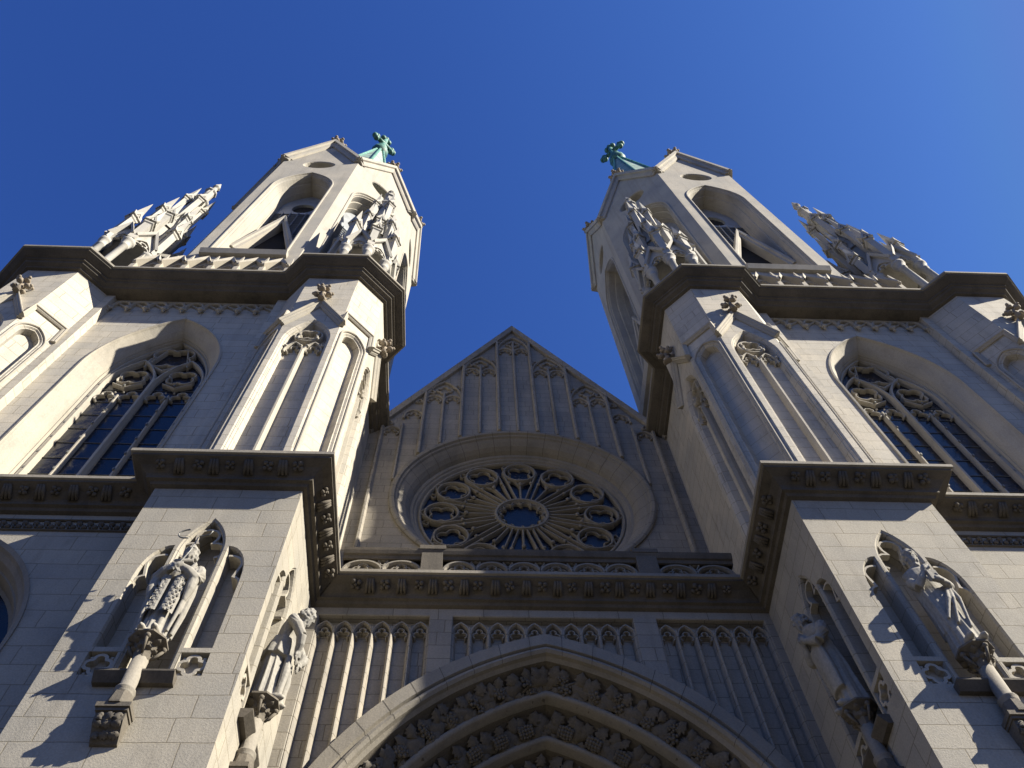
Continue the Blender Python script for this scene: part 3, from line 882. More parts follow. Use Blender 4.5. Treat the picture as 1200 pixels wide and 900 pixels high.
for i in range(3):
    (r0, y0), (r1, y1) = ORD[i], ORD[i + 1]
    m = MB()
    arch_sweep(m, [(r0, y0), (r0 - 0.02, y0 + 0.16), (r0 - 0.10, y0 + 0.36), (r1 + 0.22, y1 - 0.18), (r1 + 0.18, y1 - 0.10)], 44)
    R_ = random.Random(11 + i)
    r = AR + (r0 + r1) / 2 + 0.06; ym = (y0 + y1) / 2 + 0.03
    fa = acos(AC / r); stp = 0.33; na = int(r * (fa - 0.25) / stp)
    for sg in (-1, 1):
        for k in range(na):
            f = 0.25 + (fa - 0.25) * (k + 0.5) / na
            rad = Vector((sg * cos(f), 0, sin(f))); tan_ = Vector((-sg * sin(f), 0, cos(f)))
            nrm = (-rad * 0.72 + Vector((0, -0.70, 0))).normalized()
            c = Vector((sg * (-AC + r * cos(f)), ym, AZ + r * sin(f))) + nrm * 0.09
            n0 = nrm
            kind = (k + i) % 4
            side = nrm.cross(tan_)
            nrm = (n0 + side * R_.uniform(-0.55, 0.55) + tan_ * R_.uniform(-0.5, 0.5)).normalized()
            w_ = sin(k * 1.9) * 0.15
            m.tube([c - n0 * 0.04 - tan_ * 0.2 + side * w_, c + n0 * 0.02 + side * (w_ * 0.2), c - n0 * 0.04 + tan_ * 0.2 - side * w_], 0.03, 6)
            for e in (-1, 1):
                q_ = c + side * e * R_.uniform(0.2, 0.27) + tan_ * R_.uniform(-0.12, 0.12) + n0 * 0.02
                leaf(m, q_, side * e + tan_ * R_.uniform(-0.9, 0.9), (n0 + side * e * 0.6).normalized(), R_.uniform(0.22, 0.32), R_)
            if kind in (0, 2) and i == 0 or (i == 1 and kind % 2 == 0):
                leaf(m, c, (tan_ + side * R_.uniform(-0.8, 0.8)) * R_.choice((-1, 1)), nrm, R_.uniform(0.40, 0.52), R_)
                leaf(m, c + side * 0.16 + tan_ * 0.12, tan_ * R_.uniform(-1, 1) + side, nrm, 0.30, R_)
                leaf(m, c - side * 0.16 - tan_ * 0.10, tan_ * R_.uniform(-1, 1) - side, nrm, 0.30, R_)
            elif i == 1:
                for j in range(5):
                    for e in range(4):
                        m.ball(c + tan_ * (j - 2) * 0.07 + side * (e - 1.5) * 0.075 * (1 - 0.12 * abs(j - 2)) + nrm * (0.10 - 0.02 * abs(e - 1.5)), 0.05, 6, 4)
                leaf(m, c - tan_ * 0.16, side, nrm, 0.34, R_); leaf(m, c - tan_ * 0.16, -side, nrm, 0.34, R_)
            elif kind == 1:
                flower(m, c + side * R_.uniform(-0.06, 0.06), nrm, 0.17, R_)
                leaf(m, c - tan_ * 0.2 + side * 0.1, -tan_ + side * 0.4, nrm, 0.28, R_)
            else:
                berries(m, c + side * 0.08, nrm, 0.16, R_); berries(m, c - side * 0.13 + tan_ * 0.1, nrm, 0.13, R_)
                leaf(m, c + tan_ * 0.12 + side * 0.1, tan_ + side * 0.6, nrm, 0.32, R_)
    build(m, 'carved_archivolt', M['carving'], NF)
    m = MB()
    arch_sweep(m, [(r1 + 0.18, y1 - 0.10), (r1 + 0.19, y1 - 0.20), (r1 + 0.14, y1 - 0.27), (r1 + 0.07, y1 - 0.28), (r1 + 0.02, y1 - 0.22), (r1 + 0.02, y1 - 0.12), (r1, y1 - 0.08), (r1, y1)], 44, smooth=True)
    build(m, 'roll_moulding', M['nave_mould'], NF)
m = MB()
pts = []
r = AR - 2.40; fa = acos(AC / r)
Rt = [(-AC + r * cos(fa * k / 20), AZ + r * sin(fa * k / 20)) for k in range(21)]
tess(m, Fr((0, 16.75, 0), (1, 0, 0), (0, 1, 0)), [[(r - AC, 0)] + Rt + [(-x, z) for x, z in Rt[-2::-1]] + [(-(r - AC), 0)]])
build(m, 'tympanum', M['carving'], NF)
m = MB()
for sg in (-1, 1):
    for k in range(4):
        xx = sg * (0.35 + k * 0.9)
        m.box(*sorted((xx, xx + sg * 0.82)), 16.5, 16.7, 0.05, 6.5)
build(m, 'portal_door', M['wood'], NF)

# central cornice and balustrade
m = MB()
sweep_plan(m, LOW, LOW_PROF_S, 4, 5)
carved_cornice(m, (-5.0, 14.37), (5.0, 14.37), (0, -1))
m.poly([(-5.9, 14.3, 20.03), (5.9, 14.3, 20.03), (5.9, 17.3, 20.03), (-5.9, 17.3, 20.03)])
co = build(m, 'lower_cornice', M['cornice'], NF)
m = MB(); sweep_plan(m, LOW, LOW_CAP, 4, 5); build(m, 'cornice_lit_lip', M['nave_mould'], co)  # central lip, sunlit edge likewise put into a lighter stone colour
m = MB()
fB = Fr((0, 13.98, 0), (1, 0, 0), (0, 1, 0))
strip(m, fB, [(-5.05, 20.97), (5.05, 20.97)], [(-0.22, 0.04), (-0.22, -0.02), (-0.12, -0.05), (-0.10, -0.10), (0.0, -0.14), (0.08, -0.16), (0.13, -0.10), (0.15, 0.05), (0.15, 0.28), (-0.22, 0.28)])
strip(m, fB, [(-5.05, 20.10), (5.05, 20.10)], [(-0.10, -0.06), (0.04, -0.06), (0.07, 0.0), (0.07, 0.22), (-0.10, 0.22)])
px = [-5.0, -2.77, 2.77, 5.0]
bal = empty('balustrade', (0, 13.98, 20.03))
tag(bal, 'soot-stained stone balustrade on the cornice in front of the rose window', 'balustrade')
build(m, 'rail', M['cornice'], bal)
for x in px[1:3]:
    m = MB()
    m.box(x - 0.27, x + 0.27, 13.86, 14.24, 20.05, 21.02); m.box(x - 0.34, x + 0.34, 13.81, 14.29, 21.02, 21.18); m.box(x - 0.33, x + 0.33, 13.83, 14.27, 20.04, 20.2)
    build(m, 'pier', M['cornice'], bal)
m = MB()
for x0, x1 in ((-5.0, -3.05), (-2.48, 2.48), (3.05, 5.0)):
    n = max(2, int(round((x1 - x0) / 0.80))); sp = (x1 - x0) / n
    for k in range(n):
        c = x0 + sp * (k + 0.5)
        strip(m, fB, [(c + sp * 0.5 * cos(t), 20.28 + 0.40 * sin(t)) for t in [pi - pi * j / 12 for j in range(13)]], bar(0.11, 0.18, -0.02))
        strip(m, fB, trefoil_curve(0.30, 20.30, 0.36, c, 4), bar(0.05, 0.16, 0.04))
        strip(m, fB, foil(3, 0.13, c + sp / 2 if k < n - 1 else c - sp / 2, 20.68, -pi / 2), bar(0.05, 0.14, 0.02), True)
build(m, 'tracery', M['nave_mould'], bal)

# gable wall with the rose
RZ, GY = 28.95, 17.12
GW = Fr((0, GY, 0), (1, 0, 0), (0, 1, 0))
m = MB()
hole = circle(4.62, 0, RZ, 64)
slope = 1.895
zg = lambda x: 44.88 - slope * abs(x)
tess(m, GW, [[(-6.0, 19.9), (6.0, 19.9), (6.0, zg(6.0)), (0, zg(0)), (-6.0, zg(6.0))], hole])
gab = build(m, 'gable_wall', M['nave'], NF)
m = MB()
for k in range(-7, 8):
    x = 0.78 * k
    z0 = RZ + sqrt(max(0, 4.75 ** 2 - x * x)) if abs(x) < 4.7 else 20.0
    z1 = zg(x) - 0.5
    big_ = (k % 2 != 0)
    w, d = (0.17, -0.17) if big_ else (0.13, -0.13)
    strip(m, GW, [(x, z0), (x, z1 if big_ else z1 - 1.4)], bar(w, 0.0, d, 0.6))
pairs = [(0.0, 41.75, 41.75), (1.56, 39.25, 39.25), (-1.56, 39.25, 39.25), (3.12, 36.35, 36.35), (-3.12, 36.35, 36.35), (4.68, 34.9, 33.4), (-4.68, 33.4, 34.9)]
for c, za, zb in pairs:
    for e, zz in ((-1, za), (1, zb)):
        cc = c + e * 0.39
        strip(m, GW, [(cc - 0.40, zz - 0.3)] + arch(0.36, zz - 0.3, zz, 0.42, 6, cc)[1:-1] + [(cc + 0.40, zz - 0.3)], bar(0.10, 0, -0.12))
        strip(m, GW, trefoil_curve(0.31, zz - 0.10, 0.42, cc, 5), bar(0.06, 0, -0.09))
    zq = max(za, zb) + 0.95
    if abs(c) < 4:
        strip(m, GW, foil(4, 0.33, c, zq, 0), bar(0.09, 0, -0.11), True)
        strip(m, GW, arch(0.74, min(za, zb) + 0.1, max(za, zb) + 0.25, 1.55, 7, c), bar(0.10, 0, -0.13))
    for e in (-1, 1):
        x = c + e * 0.55
        if abs(x) < 5.4:
            strip(m, GW, foil(3, 0.17, x, min(zg(x) - 0.75, zq + 0.35), pi / 2), bar(0.07, 0, -0.09), True)
build(m, 'gable_tracery', M['nave'], gab)
m = MB()
strip(m, GW, [(-6.0, zg(6.0) - 0.1), (0, zg(0) - 0.1), (6.0, zg(6.0) - 0.1)], [(-0.16, 0.0), (-0.16, -0.16), (0.0, -0.2), (0.08, -0.22), (0.12, -0.1), (0.12, 0.5), (-0.1, 0.5)])
build(m, 'gable_coping', M['nave'], gab)
def revolve_y(mb, prof, cx, cz, n=72, smooth=False):
    mb.grid([[(cx + r * cos(2 * pi * k / n), y, cz + r * sin(2 * pi * k / n)) for k in range(n)] for r, y in prof], True, smooth)
m = MB()
revolve_y(m, [(4.72, GY + 0.02), (4.72, GY - 0.09), (4.64, GY - 0.13), (4.54, GY - 0.11), (4.50, GY - 0.02), (4.44, GY), (4.40, GY + 0.08), (4.30, GY + 0.16), (4.16, GY + 0.30), (4.06, GY + 0.46), (4.00, GY + 0.62), (3.90, GY + 0.64), (3.86, GY + 0.70), (3.80, GY + 0.72), (3.70, GY + 0.86), (3.70, GY + 1.1)], 0, RZ)
rs = build(m, 'rose_surround', M['nave_mould'], NF)
m = MB()
for k in range(40):
    t = 2 * pi * (k + 0.5) / 40
    rows = [[((r - 0.004) * cos(t + e), y - 0.004, RZ + (r - 0.004) * sin(t + e)) for e in (-0.0016, 0.0016)] for r, y in [(4.72, GY - 0.09), (4.64, GY - 0.13), (4.54, GY - 0.11), (4.50, GY - 0.02), (4.44, GY), (4.40, GY + 0.08), (4.30, GY + 0.16), (4.16, GY + 0.30), (4.06, GY + 0.46), (4.00, GY + 0.62)]]
    m.grid(rows)
absorb(rs, build(m, 'mortar_joints', M['joint'], NF))
RF = Fr((0, GY + 0.74, 0), (1, 0, 0), (0, 1, 0))
m = MB()
tess(m, RF, [circle(3.74, 0, RZ, 64)], 0.22)
rg = build(m, 'rose_window', M['rose_glass'], NF)
m = MB()
d0, d1 = 0.22, 0.02
rot = lambda p, a: (p[0] * cos(a) - p[1] * sin(a), p[0] * sin(a) + p[1] * cos(a) + RZ)
strip(m, RF, circle(3.66, 0, RZ, 64), bar(0.14, d0, d1), True)
strip(m, RF, circle(0.93, 0, RZ, 40), bar(0.15, d0, d1 - 0.04), True)
strip(m, RF, foil(12, 0.86, 0, RZ, pi / 12, 6, 0.80), bar(0.07, d0, d1 + 0.03), True)
strip(m, RF, foil(12, 0.80, 0, RZ, pi / 12, 6, 0.78), bar(0.05, d0, d1 + 0.07), True)
for k in range(12):
    a = 2 * pi * k / 12
    cr, rr = 2.88, 0.60
    cc = rot((cr, 0), a)
    strip(m, RF, circle(rr, cc[0], cc[1], 24), bar(0.11, d0, d1 - 0.03), True)
    strip(m, RF, foil(4, rr - 0.09, cc[0], cc[1], a + pi / 4), bar(0.06, d0, d1 + 0.07), True)
    for sg in (-1, 1):
        strip(m, RF, [rot(p, a) for p in [(0.97, sg * 0.15), (2.45, sg * 0.54), (2.85, sg * 0.66), (3.2, sg * 0.56), (3.62, sg * 0.06)]], bar(0.085, d0, d1, 0.5))
        strip(m, RF, [rot(p, a) for p in [(1.95, 0), (2.2, sg * 0.13), (2.40, sg * 0.34)]], bar(0.06, d0, d1 + 0.06))
    strip(m, RF, [rot(p, a) for p in [(0.97, 0), (2.05, 0)]], bar(0.09, d0, d1, 0.5))
    q = rot((2.0, 0), a); m.ball(RF(q[0], q[1], 0.02), 0.085, 7, 5)
    for sg in (-1, 1):
        q = rot((2.12, sg * 0.42), a); m.ball(RF(q[0], q[1], 0.04), 0.075, 7, 5)
    q = rot((3.42, 0.52), a); strip(m, RF, foil(3, 0.15, q[0], q[1], a), bar(0.05, d0, d1 + 0.08), True)
build(m, 'tracery', M['nave_mould'], rg)

# ------------------------------------------------------------------ pinnacles on the turrets
def make_pinnacle():
    root = empty('pinnacle_turret', (0, 0, 0))
    n = 8; R = 1.26
    ang = [pi / 8 + k * pi / 4 for k in range(n)]
    for a in ang:
        m = MB()
        x, y = R * cos(a), R * sin(a)
        m.lathe(x, y, [(0.22, 0.0), (0.22, 0.25), (0.15, 0.35), (0.15, 4.55), (0.19, 4.6), (0.19, 4.68), (0.16, 4.7), (0.25, 5.0), (0.28, 5.05), (0.28, 5.22), (0.20, 5.3)], 12)
        build(m, 'column', M['pinnacle'], root)
    m = MB()
    Ap = R * cos(pi / 8)
    for k in range(n):
        a = k * pi / 4
        nn = Vector((cos(a), sin(a), 0)); u = Vector((-nn.y, nn.x, 0))
        fr = Fr((nn.x * (Ap + 0.14), nn.y * (Ap + 0.14), 0), u, -nn)
        hw = R * sin(pi / 8)
        op = [(-hw, 5.2)] + arch(hw - 0.13, 5.2, 5.35, 0.75, 7) + [(hw, 5.2), (hw, 5.9), (0, 7.0), (-hw, 5.9)]
        hl = arch(hw - 0.13, 5.2, 5.35, 0.75, 7)
        tess(m, fr, [op], 0.0); tess(m, fr, [op], 0.14)
        m.grid([[fr(p[0], p[1], 0.0) for p in hl], [fr(p[0], p[1], 0.14) for p in hl]])
        strip(m, fr, [(-hw - 0.02, 5.75), (0, 7.15), (hw + 0.02, 5.75)], [(-0.06, 0.14), (-0.06, -0.16), (0.05, -0.22), (0.07, 0.14)])
        strip(m, fr, trefoil_curve(hw - 0.12, 5.35, 0.7, 0, 4), [(-0.03, 0.14), (-0.03, 0.02), (0.03, 0.02), (0.03, 0.14)])
    m.lathe(0, 0, [(Ap - 0.05, 5.95), (Ap - 0.1, 6.1), (0.62, 7.0), (0.62, 7.1)], 8, pi / 8, False)
    m.lathe(0, 0, [(Ap - 0.1, 5.9), (0.1, 6.4)], 8, pi / 8, False)
    build(m, 'canopy', M['pinnacle'], root)
    def spirelet(x, y, z0, z1, z2, w, rot_=0.0):
        """square shaft, cross-gabled head and a needle"""
        m = MB()
        m.lathe(x, y, [(w, z0), (w, z1 - 0.35), (w * 1.35, z1 - 0.28), (w * 1.35, z1 - 0.16), (w, z1 - 0.1), (w, z1 + 0.1)], 4, pi / 4 + rot_, False)
        for k in range(4):
            a = rot_ + k * pi / 2
            nn = Vector((cos(a), sin(a), 0)); u = Vector((-nn.y, nn.x, 0))
            fr = Fr((x + nn.x * w * 0.74, y + nn.y * w * 0.74, 0), u, -nn)
            strip(m, fr, [(-w * 1.0, z1 - 0.05), (0, z1 + w * 3.2), (w * 1.0, z1 - 0.05)], [(-0.05, 0.12), (-0.05, -0.07), (0.05, -0.09), (0.05, 0.12)])
            tess(m, fr, [[(-w * 0.8, z1 - 0.05), (w * 0.8, z1 - 0.05), (0, z1 + w * 2.8)]], 0.0)
        m.lathe(x, y, [(w * 1.15, z1 + 0.05), (w * 1.05, z1 + 0.3), (w * 0.12, z2 - 0.2), (w * 0.02, z2)], 4, rot_, False)
        build(m, 'spirelet', M['pinnacle'], root)
    for k, a in enumerate(ang):
        spirelet((R + 0.10) * cos(a), (R + 0.10) * sin(a), 5.3, 8.6 if k % 2 else 7.8, 11.4 if k % 2 else 10.2, 0.22, a)
    m = MB()
    m.lathe(0, 0, [(0.60, 6.6), (0.58, 12.4), (0.34, 13.2), (0.32, 17.0), (0.42, 17.1), (0.42, 17.3), (0.28, 17.5)], 8, pi / 8, False)
    for k in range(8):
        a = k * pi / 4
        nn = Vector((cos(a), sin(a), 0)); u = Vector((-nn.y, nn.x, 0))
        fr = Fr((nn.x * 0.58, nn.y * 0.58, 0), u, -nn)
        strip(m, fr, [(-0.26, 10.6), (0, 12.6), (0.26, 10.6)], [(-0.05, 0.1), (-0.05, -0.2), (0.05, -0.26), (0.05, 0.1)])
        tess(m, fr, [[(-0.26, 10.4), (0.26, 10.4), (0, 12.4)]], -0.05)
        # flying strut from the outer shafts
        b_ = a + pi / 8
        m.tube([(1.25 * cos(b_), 1.25 * sin(b_), 7.2), (0.9 * cos(b_), 0.9 * sin(b_), 7.9), (0.62 * cos(b_), 0.62 * sin(b_), 8.6)], 0.07, 6)
    build(m, 'core', M['pinnacle'], root)
    for k in range(8):
        a = pi / 8 + k * pi / 4
        spirelet(0.86 * cos(a), 0.86 * sin(a), 7.0, 12.0 if k % 2 else 11.0, 14.8 if k % 2 else 13.6, 0.20, a)
    for k in range(4):
        a = pi / 4 + k * pi / 2
        spirelet(0.52 * cos(a), 0.52 * sin(a), 11.5, 16.0, 18.8, 0.19, a)
    m = MB()
    m.lathe(0, 0, [(0.28, 17.2), (0.24, 19.0), (0.34, 19.1), (0.34, 19.25), (0.2, 19.35), (0.12, 20.2), (0.22, 20.35), (0.2, 20.5), (0.02, 21.4)], 8, 0, False)
    build(m, 'spire_tip', M['pinnacle'], root)
    return root

def children_of(o): return [c for c in COL.objects if c.parent == o]
def copy_tree(o, parent=None):
    c = o.copy(); COL.objects.link(c); c.parent = parent
    for ch in children_of(o): copy_tree(ch, c)
    return c
pn = make_pinnacle()
spots = [(-7.0, 'sunlit openwork pinnacle on the inner corner of the sunlit left tower'), (-17.15, 'sunlit openwork pinnacle on the outer left corner of the sunlit left tower'), (7.0, 'openwork pinnacle on the inner corner of the shaded right tower'), (17.15, 'openwork pinnacle on the outer right corner of the shaded right tower')]
for i, (x, lab) in enumerate(spots):
    o = pn if i == 0 else copy_tree(pn)
    o.location = (x, 12.55, 34.15)
    tag(o, lab, 'pinnacle', 'openwork pinnacles on the tower corners')

# ------------------------------------------------------------------ statue columns
def make_column():
    root = empty('statue_column', (0, 0, 0))      # local: front faces -y, wall plane at y = 0.40, top at z = 0
    m = MB()
    m.lathe(0, 0, [(0.33, 0.0), (0.35, -0.02), (0.35, -0.06), (0.29, -0.09), (0.22, -0.13), (0.15, -0.36), (0.14, -0.46)], 8, pi / 8, False)
    R_ = random.Random(3)
    for k in range(8):
        a = 2 * pi * k / 8 + 0.2
        for zz, rr, sz in ((-0.16, 0.25, 0.15), (-0.30, 0.18, 0.13)):
            aa = a + (0.39 if rr < 0.2 else 0)
            c = Vector((rr * cos(aa), rr * sin(aa), zz)); n = Vector((cos(aa), sin(aa), -0.3))
            leaf(m, c, Vector((cos(aa) * 0.9, sin(aa) * 0.9, 0.4)), n, sz, R_)
        if k % 2 == 0:
            m.ball((0.29 * cos(a), 0.29 * sin(a), -0.14), 0.055, 7, 5)
            m.tube([(0.15 * cos(a), 0.15 * sin(a), -0.40), (0.23 * cos(a), 0.23 * sin(a), -0.28), (0.30 * cos(a), 0.30 * sin(a), -0.16)], [0.025, 0.03, 0.03], 6)
    build(m, 'capital', M['carving'], root)
    m = MB()
    m.lathe(0, 0, [(0.135, -0.45), (0.13, -1.12), (0.17, -1.15), (0.18, -1.19), (0.15, -1.22), (0.17, -1.26), (0.14, -1.30)], 16)
    build(m, 'shaft', M['nave_mould'], root)
    m = MB()
    m.lathe(0, 0, [(0.17, -1.28), (0.21, -1.52), (0.21, -1.56)], 8, pi / 8, False)
    m.box(-0.27, 0.27, -0.17, 0.42, -1.64, -1.55); m.box(-0.25, 0.25, -0.14, 0.42, -1.70, -1.64)
    rows = [[(-0.23, -0.10, -1.70), (0.23, -0.10, -1.70)], [(-0.23, -0.09, -1.86), (0.23, -0.09, -1.86)], [(-0.21, 0.12, -2.14), (0.21, 0.12, -2.14)], [(-0.21, 0.42, -2.20), (0.21, 0.42, -2.20)]]
    m.grid(rows)
    for e in (0, 1): m.poly([r_[e] for r_ in rows] + [(rows[0][e][0], 0.42, -1.70)])
    for k in range(9):
        x = -0.14 + 0.14 * (k % 3); z = -1.76 - 0.13 * (k // 3); yy = -0.09 if k < 3 else (-0.06 if k < 6 else 0.04)
        m.ball((x + R_.uniform(-0.03, 0.03), yy, z), R_.uniform(0.03, 0.055), 7, 5)
        leaf(m, (x, yy - 0.03, z - 0.03), (R_.uniform(-1, 1), 0, R_.uniform(-1, 1)), (0, -0.8, -0.5), 0.15, R_)
    build(m, 'carved_base', M['carving'], root)
    return root

def Zr(a): return Matrix.Rotation(a, 4, 'Z')
SP = {  # x, y, z of the feet, turn (0 = facing the viewer)
    'lf': (-7.30, 10.90, 14.05, 0.0), 'rf': (7.30, 10.90, 14.05, 0.0),
    'ls': (-5.50, 12.33, 14.1, pi / 2), 'rs': (5.50, 12.33, 14.1, -pi / 2)}
sc = make_column()
clab = {'lf': 'sunlit carved column under the bishop on the left buttress front', 'rf': 'carved column under the bald statue on the right buttress front', 'ls': 'carved column under the bowed statue on the inner side of the left buttress', 'rs': 'shaded carved column under the statue on the inner side of the right buttress'}
for i, k in enumerate(('lf', 'rf', 'ls', 'rs')):
    o = sc if i == 0 else copy_tree(sc)
    x, y, z, a = SP[k]
    o.location = (x, y, z - 0.02); o.rotation_euler = (0, 0, a)
    tag(o, clab[k], 'column', 'columns carrying the statues')

# ------------------------------------------------------------------ statues
def loft(mb, rings, n=96, folds=(11, 7), ph=0.0):
    rows = []
    for z, rx, ry, cx, cy, amp in rings:
        row = []
        for k in range(n):
            t = 2 * pi * k / n
            rg = lambda q_: 1 - 2 * abs(sin(q_ / 2)) ** 0.8
            f = 1 + amp * (0.75 * rg(folds[0] * t + ph + z * 0.6) + 0.5 * rg(folds[1] * t + 1.3 + ph - z * 0.9) + 0.3 * sin((folds[0] * 2 - 3) * t + 0.7 + z))
            row.append((cx + rx * f * cos(t), cy + ry * f * sin(t), z))
        rows.append(row)
    b = mb.grid(rows, True, True)
    mb.face(range(b[0], b[0] + n)); mb.face(range(b[-1], b[-1] + n))

def hand(mb, c, d, palm_n, k=1.0, curl=0.5):
    """palm, four unequal bent fingers and a side thumb; d = finger direction"""
    c = Vector(c); d = Vector(d).normalized(); pn_ = Vector(palm_n).normalized(); w = d.cross(pn_).normalized()
    mb.tube([c - d * 0.06 * k, c + d * 0.02 * k, c + d * 0.09 * k], [0.042 * k, 0.06 * k, 0.052 * k], 8)
    for i, (o, l) in enumerate(((-0.045, 0.10), (-0.016, 0.12), (0.014, 0.115), (0.043, 0.09))):
        p0 = c + d * 0.07 * k + w * o * k
        p1 = p0 + (d + pn_ * curl * 0.4) .normalized() * l * 0.55 * k
        p2 = p1 + (d + pn_ * curl * 1.4).normalized() * l * 0.5 * k
        mb.tube([p0, p1, p2], [0.02 * k, 0.018 * k, 0.013 * k], 6)
    p0 = c - w * 0.04 * k; p1 = p0 - w * 0.05 * k + d * 0.05 * k; p2 = p1 + d * 0.06 * k + pn_ * 0.02 * k
    mb.tube([p0, p1, p2], [0.024 * k, 0.02 * k, 0.015 * k], 6)

def head(mb, c, pitch=0.0, yaw=0.0, k=1.0, beard=True, hair='full', hood=False):
    base = len(mb.v)
    loft(mb, [(-0.20, 0.06, 0.07, 0, -0.01, 0), (-0.16, 0.075, 0.095, 0, -0.02, 0), (-0.10, 0.10, 0.125, 0, -0.01, 0), (0.0, 0.122, 0.15, 0, 0, 0), (0.08, 0.125, 0.155, 0, 0.005, 0), (0.15, 0.10, 0.125, 0, 0.01, 0), (0.19, 0.05, 0.06, 0, 0.012, 0)], 24)
    mb.tube([(0, -0.13, 0.05), (0, -0.172, -0.02), (0, -0.175, -0.045)], [0.016, 0.026, 0.03], 6)     # nose
    for sg in (-1, 1):
        mb.tube([(sg * 0.02, -0.148, 0.052), (sg * 0.055, -0.146, 0.062), (sg * 0.095, -0.118, 0.045)], [0.016, 0.018, 0.012], 6)  # brow
        mb.ball((sg * 0.05, -0.128, 0.018), 0.022, 7, 5)
        mb.ball((sg * 0.066, -0.115, -0.05), 0.034, 7, 5)
        mb.ball((sg * 0.127, 0.0, 0.0), 0.036, 7, 5, (0.5, 0.9, 1.25))
    mb.tube([(-0.045, -0.135, -0.085), (0, -0.15, -0.08), (0.045, -0.135, -0.085)], [0.010, 0.016, 0.010], 6)
    mb.ball((0, -0.125, -0.15), 0.045, 8, 5)
    R_ = random.Random(5)
    if beard:
        for i in range(26):
            t = R_.uniform(-1.2, 1.2); z = R_.uniform(-0.30, -0.09)
            q = 0.125 * (1 - 0.35 * max(0, (-z - 0.16) / 0.14))
            mb.tube([(q * sin(t) * 0.85, -q * cos(t) - 0.01, z + 0.04), (q * sin(t) * 0.7, -q * cos(t) - 0.03, z - 0.03)], [0.03, 0.018], 6)
    if hair != 'bald':
        for i in range(46):
            t = R_.uniform(0.55 * pi - 0.4, 2.45 * pi + 0.4 - 0.0) ; z = R_.uniform(-0.12, 0.19)
            if hair == 'rim' and z > 0.08: continue
            a = -pi / 2 + R_.uniform(0.95, 2 * pi - 0.95)
            if z > 0.12: a = R_.uniform(0, 2 * pi)
            q = sqrt(max(0.02, 1 - (max(0, z) / 0.21) ** 2))
            mb.ball((0.128 * q * cos(a), 0.155 * q * sin(a) + 0.01, z), R_.uniform(0.03, 0.045), 6, 4)
    rot = Matrix.Translation(Vector(c)) @ Matrix.Rotation(yaw, 4, 'Z') @ Matrix.Rotation(pitch, 4, 'X') @ Matrix.Scale(k, 4)
    for i in range(base, len(mb.v)):
        mb.v[i] = tuple(rot @ Vector(mb.v[i]))

def finish_statue(mb, name, key, label, vox=0.015):
    x, y, z, a = SP[key]
    o = build(mb, name, M['statue'], None, weld=False)
    rm = o.modifiers.new('remesh', 'REMESH'); rm.mode = 'VOXEL'; rm.voxel_size = vox; rm.use_smooth_shade = True
    sm = o.modifiers.new('smooth', 'SMOOTH'); sm.factor = 0.25; sm.iterations = 1
    o.location = (x, y, z); o.rotation_euler = (0, 0, a)
    o.scale = (0.94, 0.98, 1.10) if key == 'rf' else (0.87, 0.94, 1.0)
    ROOT[o.name] = Vector((0, 0, 0))
    return tag(o, label, 'statue', 'statues in the buttress niches')

BODY = [(0.0, 0.33, 0.27, 0, 0.02, 0.10), (0.10, 0.325, 0.265, 0, 0.01, 0.12), (0.5, 0.30, 0.245, 0, 0.0, 0.11), (1.0, 0.28, 0.22, 0, 0.0, 0.08), (1.35, 0.265, 0.21, 0, 0.0, 0.05), (1.6, 0.285, 0.215, 0, 0.01, 0.03), (1.85, 0.35, 0.225, 0, 0.02, 0.015), (2.05, 0.34, 0.20, 0, 0.02, 0.01), (2.15, 0.22, 0.15, 0, 0.02, 0.0), (2.20, 0.10, 0.11, 0, 0.01, 0.0), (2.34, 0.09, 0.10, 0, -0.01, 0.0)]

# 1 bishop, left buttress front
m = MB()
loft(m, BODY)
head(m, (0, -0.05, 2.46), 0.10, 0.15, 1.12, True, 'full')
for sg in (-1, 1):
    m.tube([(sg * 0.33, 0.02, 2.02), (sg * 0.42, -0.06, 1.72), (sg * 0.40, -0.16, 1.52)], [0.13, 0.14, 0.15], 10)
    m.tube([(sg * 0.40, -0.16, 1.52), (sg * 0.24, -0.30, 1.62), (sg * 0.10, -0.36, 1.68)], [0.15, 0.12, 0.085], 10)
    m.tube([(sg * 0.38, -0.18, 1.50), (sg * 0.40, -0.20, 1.20), (sg * 0.37, -0.18, 0.92)], [0.12, 0.10, 0.05], 8)    # hanging sleeve
    m.tube([(sg * 0.26, -0.16, 2.02), (sg * 0.19, -0.25, 1.6), (sg * 0.17, -0.30, 1.1)], [0.05, 0.05, 0.05], 8)
    m.ball((sg * 0.13, -0.24, 0.03), 0.12, 8, 5, (0.8, 1.6, 0.6))
for sg in (-1, 1):
    for q_, (x0, w0) in enumerate(((0.36, 0.06), (0.40, 0.05), (0.33, 0.045))):
        m.tube([(sg * (x0 - 0.02), 0.06 - 0.1 * q_, 1.9), (sg * (x0 + 0.05), 0.02 - 0.1 * q_, 1.3), (sg * (x0 + 0.02), 0.04 - 0.1 * q_, 0.7), (sg * (x0 - 0.03), 0.06 - 0.1 * q_, 0.12)], [w0 * 0.8, w0, w0 * 1.1, w0 * 0.8], 8)
m.tube([(-0.20, -0.20, 2.06), (0.0, -0.27, 1.98), (0.20, -0.20, 2.06)], [0.05, 0.055, 0.05], 8)
hand(m, (-0.06, -0.38, 1.70), (0.75, -0.1, -0.6), (0, 0.6, -0.4), 1.35, 0.4)
hand(m, (0.06, -0.41, 1.68), (-0.8, -0.05, -0.45), (0, 0.6, -0.4), 1.35, 0.4)
st1 = finish_statue(m, 'statue', 'lf', 'sunlit stone bishop statue with clasped hands and curled crozier on the left buttress front')
